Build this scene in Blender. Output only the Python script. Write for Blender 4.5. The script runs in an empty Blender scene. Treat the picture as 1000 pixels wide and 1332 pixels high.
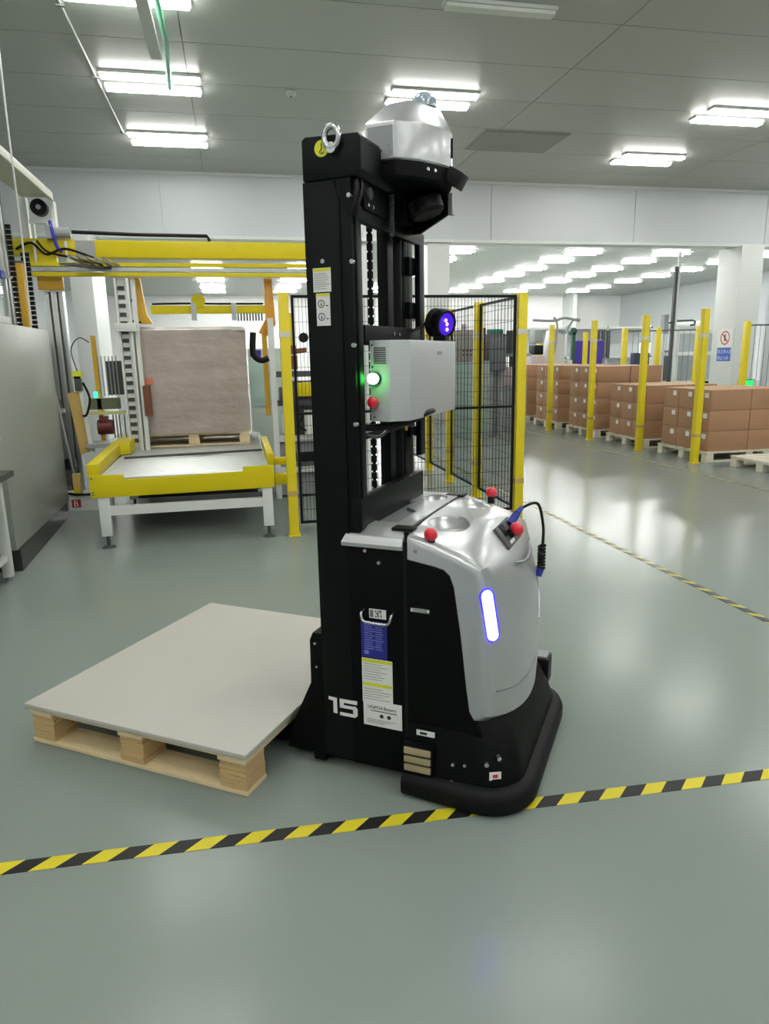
import bpy, bmesh, math, random
from mathutils import Vector, Matrix
random.seed(11)
sc = bpy.context.scene
C = sc.collection
R = math.radians

# ------------------------------------------------------------------ camera
CAM_H, FPX, YAW, PITCH, ROLL = 1.5, 900.0, .205, .222, -.019
fw = Vector((math.sin(YAW)*math.cos(PITCH), math.cos(YAW)*math.cos(PITCH), -math.sin(PITCH)))
rt = Vector((math.cos(YAW), -math.sin(YAW), 0)); up = rt.cross(fw)
rt, up = (math.cos(ROLL)*rt + math.sin(ROLL)*up), (-math.sin(ROLL)*rt + math.cos(ROLL)*up)
cd = bpy.data.cameras.new('camera'); cam = bpy.data.objects.new('camera', cd); C.objects.link(cam)
cd.sensor_fit = 'HORIZONTAL'; cd.sensor_width = 36; cd.lens = 36*FPX/1000; cd.clip_end = 200; cd.clip_start = .05
m3 = Matrix((rt, up, -fw)).transposed()
cam.matrix_world = Matrix.Translation((0, 0, CAM_H)) @ m3.to_4x4()
sc.camera = cam
# ------------------------------------------------------------------ world, exposure
w = bpy.data.worlds.new('world'); sc.world = w; w.use_nodes = True
w.node_tree.nodes['Background'].inputs[0].default_value = (.9, 1, .95, 1)
w.node_tree.nodes['Background'].inputs[1].default_value = .05
TUBE_POWER = 37.0
vs = sc.view_settings
vs.view_transform = 'Standard'; vs.look = 'None'; vs.gamma = 1; vs.exposure = 0.0
try: vs.use_curve_mapping = False
except Exception: pass
sc.cycles.use_denoising = True
sc.cycles.max_bounces = 10; sc.cycles.diffuse_bounces = 5; sc.cycles.sample_clamp_indirect = 6

# ------------------------------------------------------------------ materials
def lin(c):
    return tuple(((x/255)/12.92 if x/255 <= .04045 else ((x/255+.055)/1.055)**2.4) for x in c)
MATS = {}
def M(name, rgb, rough=.5, metal=0., var=.06, scale=6., bump=0., stretch=None, emit=0., emit_rgb=None, trans=0., alpha=1., coat=0., rvar=0., objrand=0., spec=.5, bdist=.01):
    if name in MATS: return MATS[name]
    m = bpy.data.materials.new(name); m.use_nodes = True
    nt = m.node_tree; N = nt.nodes; L = nt.links; b = N['Principled BSDF']
    c = lin(rgb)
    tc = N.new('ShaderNodeTexCoord'); nz = N.new('ShaderNodeTexNoise'); nz.inputs['Scale'].default_value = scale; nz.inputs['Detail'].default_value = 4
    src = tc.outputs['Object']
    if stretch:
        mp = N.new('ShaderNodeMapping'); mp.inputs['Scale'].default_value = stretch; L.new(src, mp.inputs[0]); src = mp.outputs[0]
    L.new(src, nz.inputs['Vector'])
    mx = N.new('ShaderNodeMix'); mx.data_type = 'RGBA'
    mx.inputs[6].default_value = tuple(min(1, x*(1-var)) for x in c)+(1,)
    mx.inputs[7].default_value = tuple(min(1, x*(1+var)) for x in c)+(1,)
    L.new(nz.outputs['Fac'], mx.inputs[0])
    out = mx.outputs[2]
    if objrand:
        oi = N.new('ShaderNodeObjectInfo'); mr = N.new('ShaderNodeMapRange'); mr.inputs[3].default_value = 1-objrand; mr.inputs[4].default_value = 1+objrand
        L.new(oi.outputs['Random'], mr.inputs[0])
        hs = N.new('ShaderNodeHueSaturation'); L.new(mr.outputs[0], hs.inputs['Value']); L.new(out, hs.inputs['Color']); out = hs.outputs[0]
    L.new(out, b.inputs['Base Color'])
    b.inputs['Roughness'].default_value = rough; b.inputs['Metallic'].default_value = metal
    b.inputs['Specular IOR Level'].default_value = spec
    if rvar:
        r2 = N.new('ShaderNodeMapRange'); r2.inputs[3].default_value = max(0, rough-rvar); r2.inputs[4].default_value = rough+rvar
        L.new(nz.outputs['Fac'], r2.inputs[0]); L.new(r2.outputs[0], b.inputs['Roughness'])
    if bump:
        bp = N.new('ShaderNodeBump'); bp.inputs['Strength'].default_value = bump; bp.inputs['Distance'].default_value = bdist
        L.new(nz.outputs['Fac'], bp.inputs['Height']); L.new(bp.outputs[0], b.inputs['Normal'])
    if emit:
        b.inputs['Emission Color'].default_value = lin(emit_rgb or rgb)+(1,); b.inputs['Emission Strength'].default_value = emit
    if trans: b.inputs['Transmission Weight'].default_value = trans
    if alpha < 1: b.inputs['Alpha'].default_value = alpha
    if coat: b.inputs['Coat Weight'].default_value = coat; b.inputs['Coat Roughness'].default_value = .1
    MATS[name] = m
    return m

def stripe_mat(name, period, a, bcol, rough, duty=.5):
    m = bpy.data.materials.new(name); m.use_nodes = True
    nt = m.node_tree; N = nt.nodes; L = nt.links; b = N['Principled BSDF']
    tc = N.new('ShaderNodeTexCoord'); sx = N.new('ShaderNodeSeparateXYZ'); L.new(tc.outputs['Object'], sx.inputs[0])
    s = N.new('ShaderNodeMath'); s.operation = 'SUBTRACT'; L.new(sx.outputs[0], s.inputs[0]); L.new(sx.outputs[1], s.inputs[1])
    d = N.new('ShaderNodeMath'); d.operation = 'DIVIDE'; L.new(s.outputs[0], d.inputs[0]); d.inputs[1].default_value = period
    f = N.new('ShaderNodeMath'); f.operation = 'FRACT'; L.new(d.outputs[0], f.inputs[0])
    g = N.new('ShaderNodeMath'); g.operation = 'GREATER_THAN'; L.new(f.outputs[0], g.inputs[0]); g.inputs[1].default_value = duty
    mx = N.new('ShaderNodeMix'); mx.data_type = 'RGBA'; mx.inputs[6].default_value = lin(a)+(1,); mx.inputs[7].default_value = lin(bcol)+(1,)
    L.new(g.outputs[0], mx.inputs[0]); L.new(mx.outputs[2], b.inputs['Base Color']); b.inputs['Roughness'].default_value = rough; b.inputs['Specular IOR Level'].default_value = .22
    MATS[name] = m; return m

floor_m = M('epoxy_floor', (126, 135, 129), .205, var=.05, scale=.7, rvar=.03, spec=.15)
wall_m = M('wall_panel_paint', (201, 205, 207), .45, var=.02, scale=.5)
ceil_m = M('ceiling_panel', (183, 185, 180), .4, var=.03, scale=.4, objrand=.03)
ceil_dk = M('ceiling_joint', (150, 154, 149), .8)
col_m = M('column_paint', (214, 218, 216), .35, var=.02, scale=.6)
white_m = M('white_metal', (215, 218, 214), .4, var=.03)
grey_m = M('grey_metal', (150, 153, 152), .45, var=.05)
dgrey_m = M('dark_grey_metal', (70, 73, 74), .5, var=.06)
alu_m = M('brushed_aluminium', (175, 178, 176), .35, .8, var=.06, scale=20, stretch=(1, 1, .05))
steel_m = M('bright_steel', (200, 202, 202), .25, .95, var=.04)
roll_m = M('roller_steel', (190, 192, 190), .32, .6, var=.05)
black_m = M('black_plastic', (10, 11, 12), .5, var=.08, spec=.25)
blackmetal_m = M('black_powder_coat', (6, 8, 8), .5, var=.08, scale=12, spec=.12)
mast_m = M('black_satin_mast', (9, 13, 13), .45, var=.06, scale=10, spec=.16)
rubber_m = M('black_rubber', (13, 14, 14), .6, var=.1, spec=.2)
yellow_m = M('yellow_paint', (208, 190, 16), .42, spec=.3, var=.05, scale=5)
ypost_m = M('yellow_post_paint', (226, 204, 30), .38, var=.05, scale=5)
dyellow_m = M('amber_paint', (206, 160, 38), .45, var=.05)
tan_m = M('tan_board', (190, 160, 90), .6, var=.1)
silver_m = M('silver_paint', (186, 188, 190), .3, .55, var=.02, scale=30, coat=.25)
silver2_m = M('silver_paint_dull', (140, 143, 145), .4, .4, var=.03)
boxgrey_m = M('light_grey_enamel', (188, 190, 192), .28, .2, var=.02)
wood_m = M('pale_plywood', (222, 202, 160), .6, var=.14, scale=14, stretch=(1, 6, 6), bump=.15)
wood2_m = M('laminated_wood', (196, 166, 118), .65, var=.2, scale=30, stretch=(.4, .4, 6), bump=.2)
palwood_m = M('whitish_pallet_wood', (214, 208, 190), .6, var=.1, scale=8)
foam_m = M('off_white_sheet', (180, 177, 169), .6, var=.03, scale=5)
card_m = M('brown_cardboard', (160, 122, 92), .65, var=.06, scale=4, objrand=.06)
paper_m = M('white_paper', (225, 225, 222), .5, var=.02)
film_m = M('stretch_film', (172, 158, 150), .3, var=.28, scale=1.5, stretch=(1.6, 1.6, 3.2), bump=.8, bdist=.03, coat=1.0)
filmtop_m = M('clear_film_edge', (205, 200, 196), .2, var=.1, coat=.5)
red_m = M('red_plastic', (214, 32, 52), .3, var=.04, coat=.3)
blue_m = M('blue_label', (30, 36, 130), .4, var=.03)
blueplug_m = M('blue_plug', (40, 50, 150), .4)
purple_m = M('violet_board', (66, 46, 160), .4, var=.05)
yel_lab = M('yellow_label', (214, 218, 40), .45)
ink_m = M('dark_ink', (40, 42, 46), .6)
inkblue_m = M('pale_blue_ink', (120, 128, 200), .6)
maroon_m = M('maroon_motor', (92, 30, 26), .45, var=.1)
brown_m = M('brown_cover', (110, 66, 40), .55)
teal_m = M('teal_cover', (150, 172, 164), .3, var=.05)
pink_m = M('pinkish_cover', (196, 176, 182), .5)
glass_m = M('clear_glass', (225, 240, 235), .05, trans=.9, alpha=.45, var=0)
olive_m = M('olive_steel', (96, 100, 78), .5)
brass_m = M('brass_contact', (186, 170, 140), .35, .5, var=.08)
signblue_m = M('sign_blue', (52, 100, 190), .4)
exit_m = M('exit_sign_glow', (30, 200, 90), .4, emit=1.6, emit_rgb=(40, 220, 100))
tube_m = M('led_tube', (255, 255, 255), .4, emit=TUBE_POWER, emit_rgb=(255, 255, 250), var=0)
tubeb_m = M('led_tube_bright', (255, 255, 255), .4, emit=TUBE_POWER*1.85, emit_rgb=(255, 255, 252), var=0)
tubeoff_m = M('unlit_diffuser', (232, 234, 228), .4, var=.01)
green_l = M('green_lamp', (235, 255, 240), .3, emit=22, emit_rgb=(66, 255, 92), var=0)
blue_l = M('blue_white_lamp', (220, 230, 255), .3, emit=26, emit_rgb=(58, 52, 255), var=0)
violet_l = M('violet_led', (60, 24, 150), .2, emit=.5, emit_rgb=(80, 36, 255), var=0)
pinkl = M('pink_led', (255, 190, 240), .3, emit=6, emit_rgb=(220, 130, 255), var=0)
greenmini = M('green_indicator', (40, 220, 150), .3, emit=2.5, emit_rgb=(40, 230, 160), var=0)
screen_m = M('lit_screen', (220, 230, 235), .3, emit=.8, emit_rgb=(220, 230, 235), var=0)
bluehose_m = M('blue_hose', (50, 50, 170), .4)
greenpipe_m = M('green_pipe', (90, 180, 140), .4)
domeglass_m = M('grey_dome', (150, 165, 175), .12, var=.02, coat=.6)

# ------------------------------------------------------------------ mesh builder
class MB:
    def __init__(s): s.v = []; s.f = []
    def add(s, vs, fs):
        o = len(s.v); s.v += [tuple(v) for v in vs]; s.f += [tuple(i+o for i in f) for f in fs]; return s
    def box(s, x0, x1, y0, y1, z0, z1):
        v = [(x, y, z) for x in (x0, x1) for y in (y0, y1) for z in (z0, z1)]
        return s.add(v, [(0, 1, 3, 2), (4, 6, 7, 5), (0, 4, 5, 1), (2, 3, 7, 6), (0, 2, 6, 4), (1, 5, 7, 3)])
    def obox(s, c, size, mat=None):
        h = Vector(size)/2; c = Vector(c); mat = mat or Matrix.Identity(3)
        v = [c + mat @ Vector((a*h.x, b*h.y, d*h.z)) for a in (-1, 1) for b in (-1, 1) for d in (-1, 1)]
        return s.add(v, [(0, 1, 3, 2), (4, 6, 7, 5), (0, 4, 5, 1), (2, 3, 7, 6), (0, 2, 6, 4), (1, 5, 7, 3)])
    def loft(s, rings, cap=True, closed=True):
        n = len(rings[0]); v = [p for r in rings for p in r]; f = []
        for i in range(len(rings)-1):
            for j in range(n if closed else n-1):
                k = (j+1) % n
                f.append((i*n+j, i*n+k, (i+1)*n+k, (i+1)*n+j))
        if cap: f.append(tuple(reversed(range(n)))); f.append(tuple((len(rings)-1)*n+j for j in range(n)))
        return s.add(v, f)
    def cyl(s, p0, p1, r0, r1=None, n=14):
        p0 = Vector(p0); p1 = Vector(p1); d = (p1-p0).normalized(); r1 = r0 if r1 is None else r1
        a = d.orthogonal().normalized(); b = d.cross(a)
        ring = lambda p, r: [p + r*(math.cos(2*math.pi*i/n)*a + math.sin(2*math.pi*i/n)*b) for i in range(n)]
        return s.loft([ring(p0, r0), ring(p1, r1)])
    def bar(s, p0, p1, wdt, hgt=None, upv=(0, 0, 1)):
        p0 = Vector(p0); p1 = Vector(p1); d = (p1-p0).normalized(); u = Vector(upv)
        if abs(d.dot(u)) > .95: u = Vector((0, 1, 0))
        a = d.cross(u).normalized(); b = a.cross(d); hgt = hgt or wdt
        ring = lambda p: [p+a*wdt/2*i+b*hgt/2*j for i, j in ((-1, -1), (1, -1), (1, 1), (-1, 1))]
        return s.loft([ring(p0), ring(p1)])
    def tube(s, pts, r, n=8):
        pts = [Vector(p) for p in pts]; rings = []; a = None
        for i, p in enumerate(pts):
            d = (pts[min(i+1, len(pts)-1)]-pts[max(i-1, 0)]).normalized()
            a = d.orthogonal().normalized() if a is None else (a - d*a.dot(d)).normalized()
            b = d.cross(a)
            rings.append([p + r*(math.cos(2*math.pi*k/n)*a + math.sin(2*math.pi*k/n)*b) for k in range(n)])
        return s.loft(rings)
    def prism(s, poly, axis, a, b):
        # poly in the two other axes (order xyz minus axis)
        def P(q, t): return {'x': (t, q[0], q[1]), 'y': (q[0], t, q[1]), 'z': (q[0], q[1], t)}[axis]
        return s.loft([[P(q, a) for q in poly], [P(q, b) for q in poly]])
    def lathe(s, prof, origin, axis=(0, 0, 1), n=18):
        o = Vector(origin); d = Vector(axis).normalized(); a = d.orthogonal().normalized(); b = d.cross(a)
        return s.loft([[o + d*h + max(r, 1e-4)*(math.cos(2*math.pi*i/n)*a + math.sin(2*math.pi*i/n)*b) for i in range(n)] for r, h in prof])
    def build(s, name, mat, parent=None, bev=0, smooth=None, loc=None, link=True):
        me = bpy.data.meshes.new(name); me.from_pydata(s.v, [], s.f)
        bm = bmesh.new(); bm.from_mesh(me); bmesh.ops.recalc_face_normals(bm, faces=bm.faces); 
        if bev:
            es = [e for e in bm.edges if len(e.link_faces) == 2 and e.calc_face_angle(0) > .5]
            bmesh.ops.bevel(bm, geom=es, offset=bev, segments=2, affect='EDGES', profile=.6, clamp_overlap=True)
        bm.to_mesh(me); bm.free()
        if smooth is not None or bev:
            for p in me.polygons: p.use_smooth = True
            me.set_sharp_from_angle(angle=R(smooth or 35))
        me.materials.append(mat if not isinstance(mat, str) else MATS[mat])
        o = bpy.data.objects.new(name, me)
        if link: C.objects.link(o)
        if parent: o.parent = parent
        if loc: o.location = loc
        return o

def tag(o, label=None, cat=None, group=None, kind=None):
    if label: o['label'] = label
    if cat: o['category'] = cat
    if group: o['group'] = group
    if kind: o['kind'] = kind
    return o
def thing(name, label, cat, loc=(0, 0, 0), rz=0, group=None):
    o = bpy.data.objects.new(name, None); C.objects.link(o); o.location = loc; o.rotation_euler = (0, 0, rz); o.empty_display_size = .1
    return tag(o, label, cat, group)
def struct(o): o['kind'] = 'structure'; return o
def copy_tree(o, parent=None):
    c = o.copy(); C.objects.link(c); c.parent = parent
    for ch in [x for x in o.children]: copy_tree(ch, c)
    return c
def text(name, body, size, mat, parent, origin, xd, yd, depth=.0006, align='LEFT'):
    cu = bpy.data.curves.new(name, 'FONT'); cu.body = body; cu.size = size; cu.extrude = depth; cu.align_x = align
    t = bpy.data.objects.new(name, cu); C.objects.link(t)
    bpy.context.view_layer.update()
    me = bpy.data.meshes.new_from_object(t.evaluated_get(bpy.context.evaluated_depsgraph_get()))
    bpy.data.objects.remove(t); bpy.data.curves.remove(cu)
    xd = Vector(xd).normalized(); yd = Vector(yd).normalized(); zd = xd.cross(yd)
    me.transform(Matrix.Translation(origin) @ Matrix((xd, yd, zd)).transposed().to_4x4())
    me.materials.clear(); me.materials.append(mat); me.name = name
    o = bpy.data.objects.new(name, me); C.objects.link(o); o.parent = parent
    return o
ORD = ['first', 'second', 'third', 'fourth', 'fifth', 'sixth', 'seventh', 'eighth', 'ninth', 'tenth', 'eleventh', 'twelfth', 'thirteenth', 'fourteenth', 'fifteenth', 'sixteenth', 'seventeenth', 'eighteenth']

# ================================================================== SETTING
X0, X1, Y0, Y1, HC = -8.0, 25.0, -6.0, 43.0, 5.1
YB = 15.1
struct(MB().box(X0, X1, Y0, Y1, -.1, 0).build('floor', floor_m))
struct(MB().box(X0-.2, X0, Y0, Y1, 0, HC).build('wall_left', wall_m))
struct(MB().box(X1, X1+.2, Y0, Y1, 0, HC).build('wall_right', wall_m))
struct(MB().box(X0, X1, Y1, Y1+.2, 0, HC).build('wall_back', M('white_back_wall', (238, 238, 236), .45, var=.02, scale=.4)))
struct(MB().box(X0, X1, Y0-.2, Y0, 0, HC).build('wall_front', wall_m))
up_w = struct(MB().box(X0, X1, YB, YB+.3, 3.9, HC-.03).build('wall_upper', wall_m))
# sheet panels of the upper wall
for i, (a, b) in enumerate([(-8, -4.6), (-4.6, -1.2), (-1.2, 2.2), (2.2, 5.6), (5.6, 9.0), (9.0, 12.4), (12.4, 15.8)]):
    MB().box(a+.006, b-.006, YB-.025, YB, 3.9, HC-.031).build('panel', wall_m, up_w)
struct(MB().box(X0, 14, YB-.05, YB+.35, 3.84, 3.9).build('trim_1', col_m))
struct(MB().box(X0, 14, YB-.06, YB-.026, HC-.09, HC-.031).build('trim_2', col_m))
ce = struct(MB().box(X0, X1, Y0, Y1, HC, HC+.1).build('ceiling', ceil_dk))
yy = -4.2
while yy < YB-.1:
    for k, (a, b) in enumerate([(-8, -5.2), (-5.2, -.35), (-.35, 4.5), (4.5, 9.35), (9.35, 14.2), (14.2, 19.0), (19.0, 25)]):
        if yy < 6 and k > 4: continue
        MB().box(a+.005, b-.005, yy+.004, min(yy+1.218, YB-.01)-.004, HC-.03, HC-.002).build('panel', ceil_m, ce)
    yy += 1.222
far = MB().box(X0, X1, YB+.3, Y1, HC-.03, HC-.002).build('panel', ceil_m, ce)
# columns
def column(name, x0, x1, y0, y1, z1=3.9):
    return struct(MB().box(x0, x1, y0, y1, 0, z1).build(name, col_m, bev=.01))
column('trim_3', 4.19, 4.69, YB+.02, YB+.5, 3.84)
column('trim_4', 11.65, 12.25, 14.85, 15.65, 3.84)
column('trim_5', -2.85, -2.46, 14.2, 15.6, 3.84)
column('trim_6', 2.5, 2.9, 15.2, 15.6, 3.84)
struct(MB().box(12.9, X1, YB, YB+.3, 0, 3.84).build('wall_rear', wall_m))
struct(MB().box(20.9, 21.15, 41.5, 43, 0, HC-.03).build('trim_7', col_m))

# ceiling fixtures
def make_light(lit):
    h = MB()
    h.box(-.62, .62, -.30, -.13, HC-.065, HC-.031).box(-.62, .62, .13, .30, HC-.065, HC-.031)
    t = []
    for s in (-.215, .215): t.append(MB().box(-.6, .6, s-.06, s+.06, HC-.1, HC-.066))
    return h, t
proto_l = {}
def light_thing(x, y, label, m):
    g_ = 'twin strip lights on the ceiling'
    if m.name in proto_l:
        o = copy_tree(proto_l[m.name]); o.location = (x, y, 0); return tag(o, label, 'ceiling light', g_)
    o = thing('ceiling_light', label, 'ceiling light', (x, y, 0), group=g_)
    h, t = make_light(True)
    if m is tubeoff_m: h = MB().box(-.62, .62, -.30, -.13, HC-.065, HC-.031); t = t[:1]
    h.build('housing', white_m, o)
    for q in t: q.build('tube', m, o)
    proto_l[m.name] = o
    return o
LX = [-5.7, -.82, 2.97, 7.9, 12.75, 16.35, 20.3]
LY = [-4.2, -1.75, .7, 3.15, 5.6, 8.03, 10.47, 12.9] + [17.8, 20.2, 22.7, 24.7, 26.9, 29.4, 31.8, 34.3, 37.4, 39.8]
for j, y in enumerate(LY):
    for i, x in enumerate(LX):
        if y < 16 and (i > 5 or (i == 5 and y < 2)): continue
        if i == 0 and (y > 16 or y > 2): continue
        off = (abs(y-8.03) < .1 and i == 2)
        room = 'front hall' if y < 16 else 'back hall'
        jj = j if y < 16 else j-8
        lab = ('unlit white ceiling strip near the top edge of the view' if off else
               'lit twin-tube ceiling strip, %s hall, %s row from camera, %s from left' % (room.split()[0], ORD[jj], ORD[i]))
        light_thing(x, y, lab, tubeoff_m if off else (tube_m if y < 16 else tubeb_m))

# ceiling services
o = thing('ceiling_conduit', 'thin white conduit running along the ceiling beside the left strip lights', 'conduit')
MB().tube([(-1.5, 6, HC-.045), (-1.5, 12.75, HC-.045)], .014, 6).build('pipe', white_m, o)
for y in (8.5, 10.4, 12.7): MB().box(-1.54, -1.46, y-.02, y+.02, HC-.07, HC-.03).build('clip', grey_m, o)
o = thing('ceiling_cable_tray', 'white tray and green pipe hanging below the left ceiling light', 'cable tray')
MB().box(-.7, -.58, 6.5, 9.05, HC-.30, HC-.24).build('tray', white_m, o)
MB().tube([(-.5, 6.5, HC-.2), (-.52, 9.0, HC-.16), (-.6, 10.45, HC-.12)], .03, 8).build('pipe', greenpipe_m, o)
MB().tube([(-.64, 8.6, HC-.24), (-.64, 8.6, HC-.03)], .012, 6).build('hanger', grey_m, o)
o = thing('smoke_detector', 'small round white detector on the ceiling left of the mast', 'detector', (1.0, 10.6, 0))
MB().lathe([(.07, HC-.03), (.07, HC-.06), (.045, HC-.085), (0, HC-.085)], (0, 0, 0)).build('body', white_m, o)
MB().lathe([(.02, HC-.085), (.02, HC-.095), (0, HC-.095)], (0, 0, 0)).build('lens', grey_m, o)

o = thing('ceiling_hatch', 'grey access hatch in the ceiling right of the navigation head', 'hatch', (5.0, 12.3, 0))
MB().box(-.75, .75, -.55, .55, HC-.045, HC-.031).build('frame', ceil_dk, o); MB().box(-.71, .71, -.51, .51, HC-.052, HC-.0455).build('lid', M('hatch_grey', (150, 154, 148), .5), o)
# floor tapes
st1 = stripe_mat('hazard_stripes', .153, (30, 31, 31), (206, 192, 40), .45)
t = MB().box(-4, 9, -.027, .027, 0, .0015).build('floor_tape', st1, loc=(.009, 1.983, .0003)); t.rotation_euler = (0, 0, -.047)
tag(t, 'black and yellow hazard tape crossing the floor in front of the robot', 'floor tape', 'hazard tapes on the floor')
st2 = stripe_mat('hazard_stripes_long', .153, (44, 46, 44), (176, 172, 64), .3, .66)
t = MB().box(0, 20, -.026, .026, 0, .0015).build('floor_tape', st2, loc=(2.85, 2.2, .0003)); t.rotation_euler = (0, 0, R(90))
tag(t, 'hazard tape edging the aisle on the near side, right of the robot', 'floor tape', 'hazard tapes on the floor')
st3 = stripe_mat('hazard_stripes_worn', .17, (100, 104, 98), (160, 162, 120), .35)
t = MB().box(0, 20, -.026, .026, 0, .0015).build('floor_tape', st3, loc=(5.55, 2.2, .0003)); t.rotation_euler = (0, 0, R(90))
tag(t, 'worn hazard tape on the far side of the aisle before the carton stacks', 'floor tape', 'hazard tapes on the floor')

# ================================================================== FORK ROBOT
ang = -.603
U = Vector((math.cos(ang), math.sin(ang), 0)); Wv = Vector((-math.sin(ang), math.cos(ang), 0))
PO = Vector((-.051, 2.203, 0))              # pallet corner nearest the robot
RO = PO + .17*U + .27*Wv
rb = thing('forklift_robot', 'tall black and silver driverless fork stacker carrying the white-topped pallet', 'robot', RO, ang)
WD = .72; YC = .36
def part(name, mb, mat, parent=rb, **k): return mb.build(name, mat, parent, **k)

# ---- hood, front shell
EDGE = [(.335, .924), (.42, .897), (.50, .869), (.55, .849), (.584, .828), (.592, .78), (.598, .70), (.604, .55), (.604, .38), (.600, .318), (.58, .30)]
CENT = [(.335, .936), (.45, .931), (.53, .915), (.556, .897), (.616, .822), (.652, .775), (.68, .70), (.70, .55), (.70, .36), (.694, .262), (.67, .24)]
def hood_pt(k, y):
    t_ = abs(y-YC)/YC; w_ = min(1, t_)**2.2
    return (CENT[k][0]*(1-w_)+EDGE[k][0]*w_, CENT[k][1]*(1-w_)+EDGE[k][1]*w_)
def hood_sec(y, inset):
    pts = []
    for k in range(len(EDGE)):
        x, z = hood_pt(k, y)
        f = min(1, max(0, (x-.335)/.08)); g = 1 if k < 9 else 0
        pts.append((x-inset*f, y, z-inset*g*(1 if k < 6 else .2)))
    return [(.335, y, pts[-1][2])] + pts
yl = [(0, .02), (.005, .008), (.016, .001)] + [(.03+(WD-.06)*i/20, 0) for i in range(21)] + [(WD-.016, .001), (WD-.005, .008), (WD, .02)]
hood = part('front_hood', MB().loft([hood_sec(*a) for a in yl]), silver_m, smooth=24)
def cut(o, cutters):
    for mb in cutters:
        c = mb.build('cutter', silver_m, rb)
        md = o.modifiers.new('b', 'BOOLEAN'); md.object = c; md.operation = 'DIFFERENCE'; md.solver = 'EXACT'
        bpy.context.view_layer.update()
        me = bpy.data.meshes.new_from_object(o.evaluated_get(bpy.context.evaluated_depsgraph_get()))
        o.modifiers.clear(); old = o.data; o.data = me; bpy.data.meshes.remove(old); bpy.data.objects.remove(c)
    for p in o.data.polygons: p.use_smooth = True
    o.data.set_sharp_from_angle(angle=R(28))
    while len(o.data.materials) > 1: o.data.materials.pop()
def bowl(cx, cy, rx, ry, depth, z=.933):
    rings = []
    for t_ in (.35, .75, .95, 1.0, 1.02):
        rings.append([(cx+rx*t_*math.cos(a), cy+ry*t_*math.sin(a), z - depth*(1-((t_-.35)/.67)**2.2) + (.02 if t_ > 1.01 else 0)) for a in [2*math.pi*i/28 for i in range(28)]])
    return MB().loft(rings)
cut(hood, [bowl(.425, .19, .078, .095, .035), bowl(.425, .53, .078, .095, .035)])
# ---- hood, rear cover
rr = []
for z, yi, xa in ((.872, -.012, .10), (.885, -.014, .10), (.91, -.004, .112), (.93, .03, .125), (.936, .05, .13)):
    rr.append([(xa, yi, z), (.322, yi, z), (.322, WD-yi, z), (xa, WD-yi, z)])
rear = part('rear_hood', MB().loft(rr), silver_m, smooth=28)
cut(rear, [MB().prism([(.15, .11), (.26, .11), (.26, .30), (.20, .36), (.20, .46), (.15, .46)], 'z', .924, .96), bowl(.245, .56, .05, .06, .02)])
part('hood_seam', MB().box(.320, .337, .012, WD-.012, .85, .932), black_m)
for y in (.045, .64): part('hood_latch', MB().box(.27, .345, y-.02, y+.03, .928, .9385), black_m, bev=.003)
part('tray_floor', MB().prism([(.155, .115), (.255, .115), (.255, .30), (.197, .355), (.197, .455), (.155, .455)], 'z', .9235, .9255), silver2_m)
# ---- inner body under the hood
part('battery_housing', MB().box(0, .322, .002, WD-.002, .05, .872), blackmetal_m, bev=.006)
part('front_body', MB().box(.335, .54, .04, WD-.04, .12, .80), blackmetal_m)
side = MB().prism([(.3335, .245), (.60, .245), (.552, .33), (.54, .42), (.52, .60), (.497, .76), (.482, .80), (.462, .818), (.43, .826), (.3335, .842)], 'y', -.006, .03)
part('side_panel', side, blackmetal_m, bev=.004)
part('panel_joint', MB().box(.321, .336, -.003, .03, .05, .9), black_m)
part('side_panel', MB().prism([(.3335, .245), (.60, .245), (.552, .33), (.508, .70), (.465, .815), (.3335, .842)], 'y', WD-.03, WD+.006), blackmetal_m)
# ---- skirt between hood and bumper
def plan(z, xr, xf, yin, rad, n=8):
    y0, y1 = yin, WD-yin; p = [(xr, y0, z)]
    for i in range(n+1):
        a = -math.pi/2 + math.pi/2*i/n; p.append((xf-rad+rad*math.cos(a), y0+rad+rad*math.sin(a), z))
    for i in range(n+1):
        a = math.pi/2*i/n; p.append((xf-rad+rad*math.cos(a), y1-rad+rad*math.sin(a), z))
    p.append((xr, y1, z)); return p
part('skirt', MB().loft([plan(.03, .335, .735, -.055, .13), plan(.10, .335, .73, -.05, .13), plan(.16, .335, .712, -.034, .13), plan(.24, .335, .678, -.010, .13), plan(.30, .335, .63, .008, .12), plan(.34, .335, .59, .02, .1)]), blackmetal_m, smooth=40)
# ---- rubber bumper
bp = [p for p in plan(0, .33, .750, -.070, .15, 12)]
bp = [(.33, -.05, 0)] + [Vector(p) for p in bp[1:-1]] + [(.33, WD+.05, 0)]
prof = [(-.05, .008), (.014, .008), (.022, .02), (.022, .058), (.012, .08), (-.004, .09), (-.05, .095)]
rings = []
for i, p in enumerate(bp):
    p = Vector(p); d = (Vector(bp[min(i+1, len(bp)-1)])-Vector(bp[max(0, i-1)])).normalized(); nrm = Vector((d.y, -d.x, 0))
    rings.append([p + nrm*a + Vector((0, 0, z)) for a, z in prof])
part('bumper', MB().loft(rings), rubber_m, smooth=50)
for q in range(2):
    s = .012+q*.0
part('chassis_base', MB().box(-.02, .60, .03, WD-.03, .025, .12), blackmetal_m)
for (x, y) in ((.5, .14), (.5, .58), (.08, .36)): part('wheel', MB().cyl((x, y-.03, .05), (x, y+.03, .05), .05, n=20), rubber_m)
# scanner block on the far side of the bumper
ls = part('side_scanner', MB().box(.60, .70, .70, .79, .12, .235), black_m, bev=.008)
MB().box(.61, .69, .71, .78, .235, .243).build('scanner_lid', silver2_m, ls)
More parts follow.
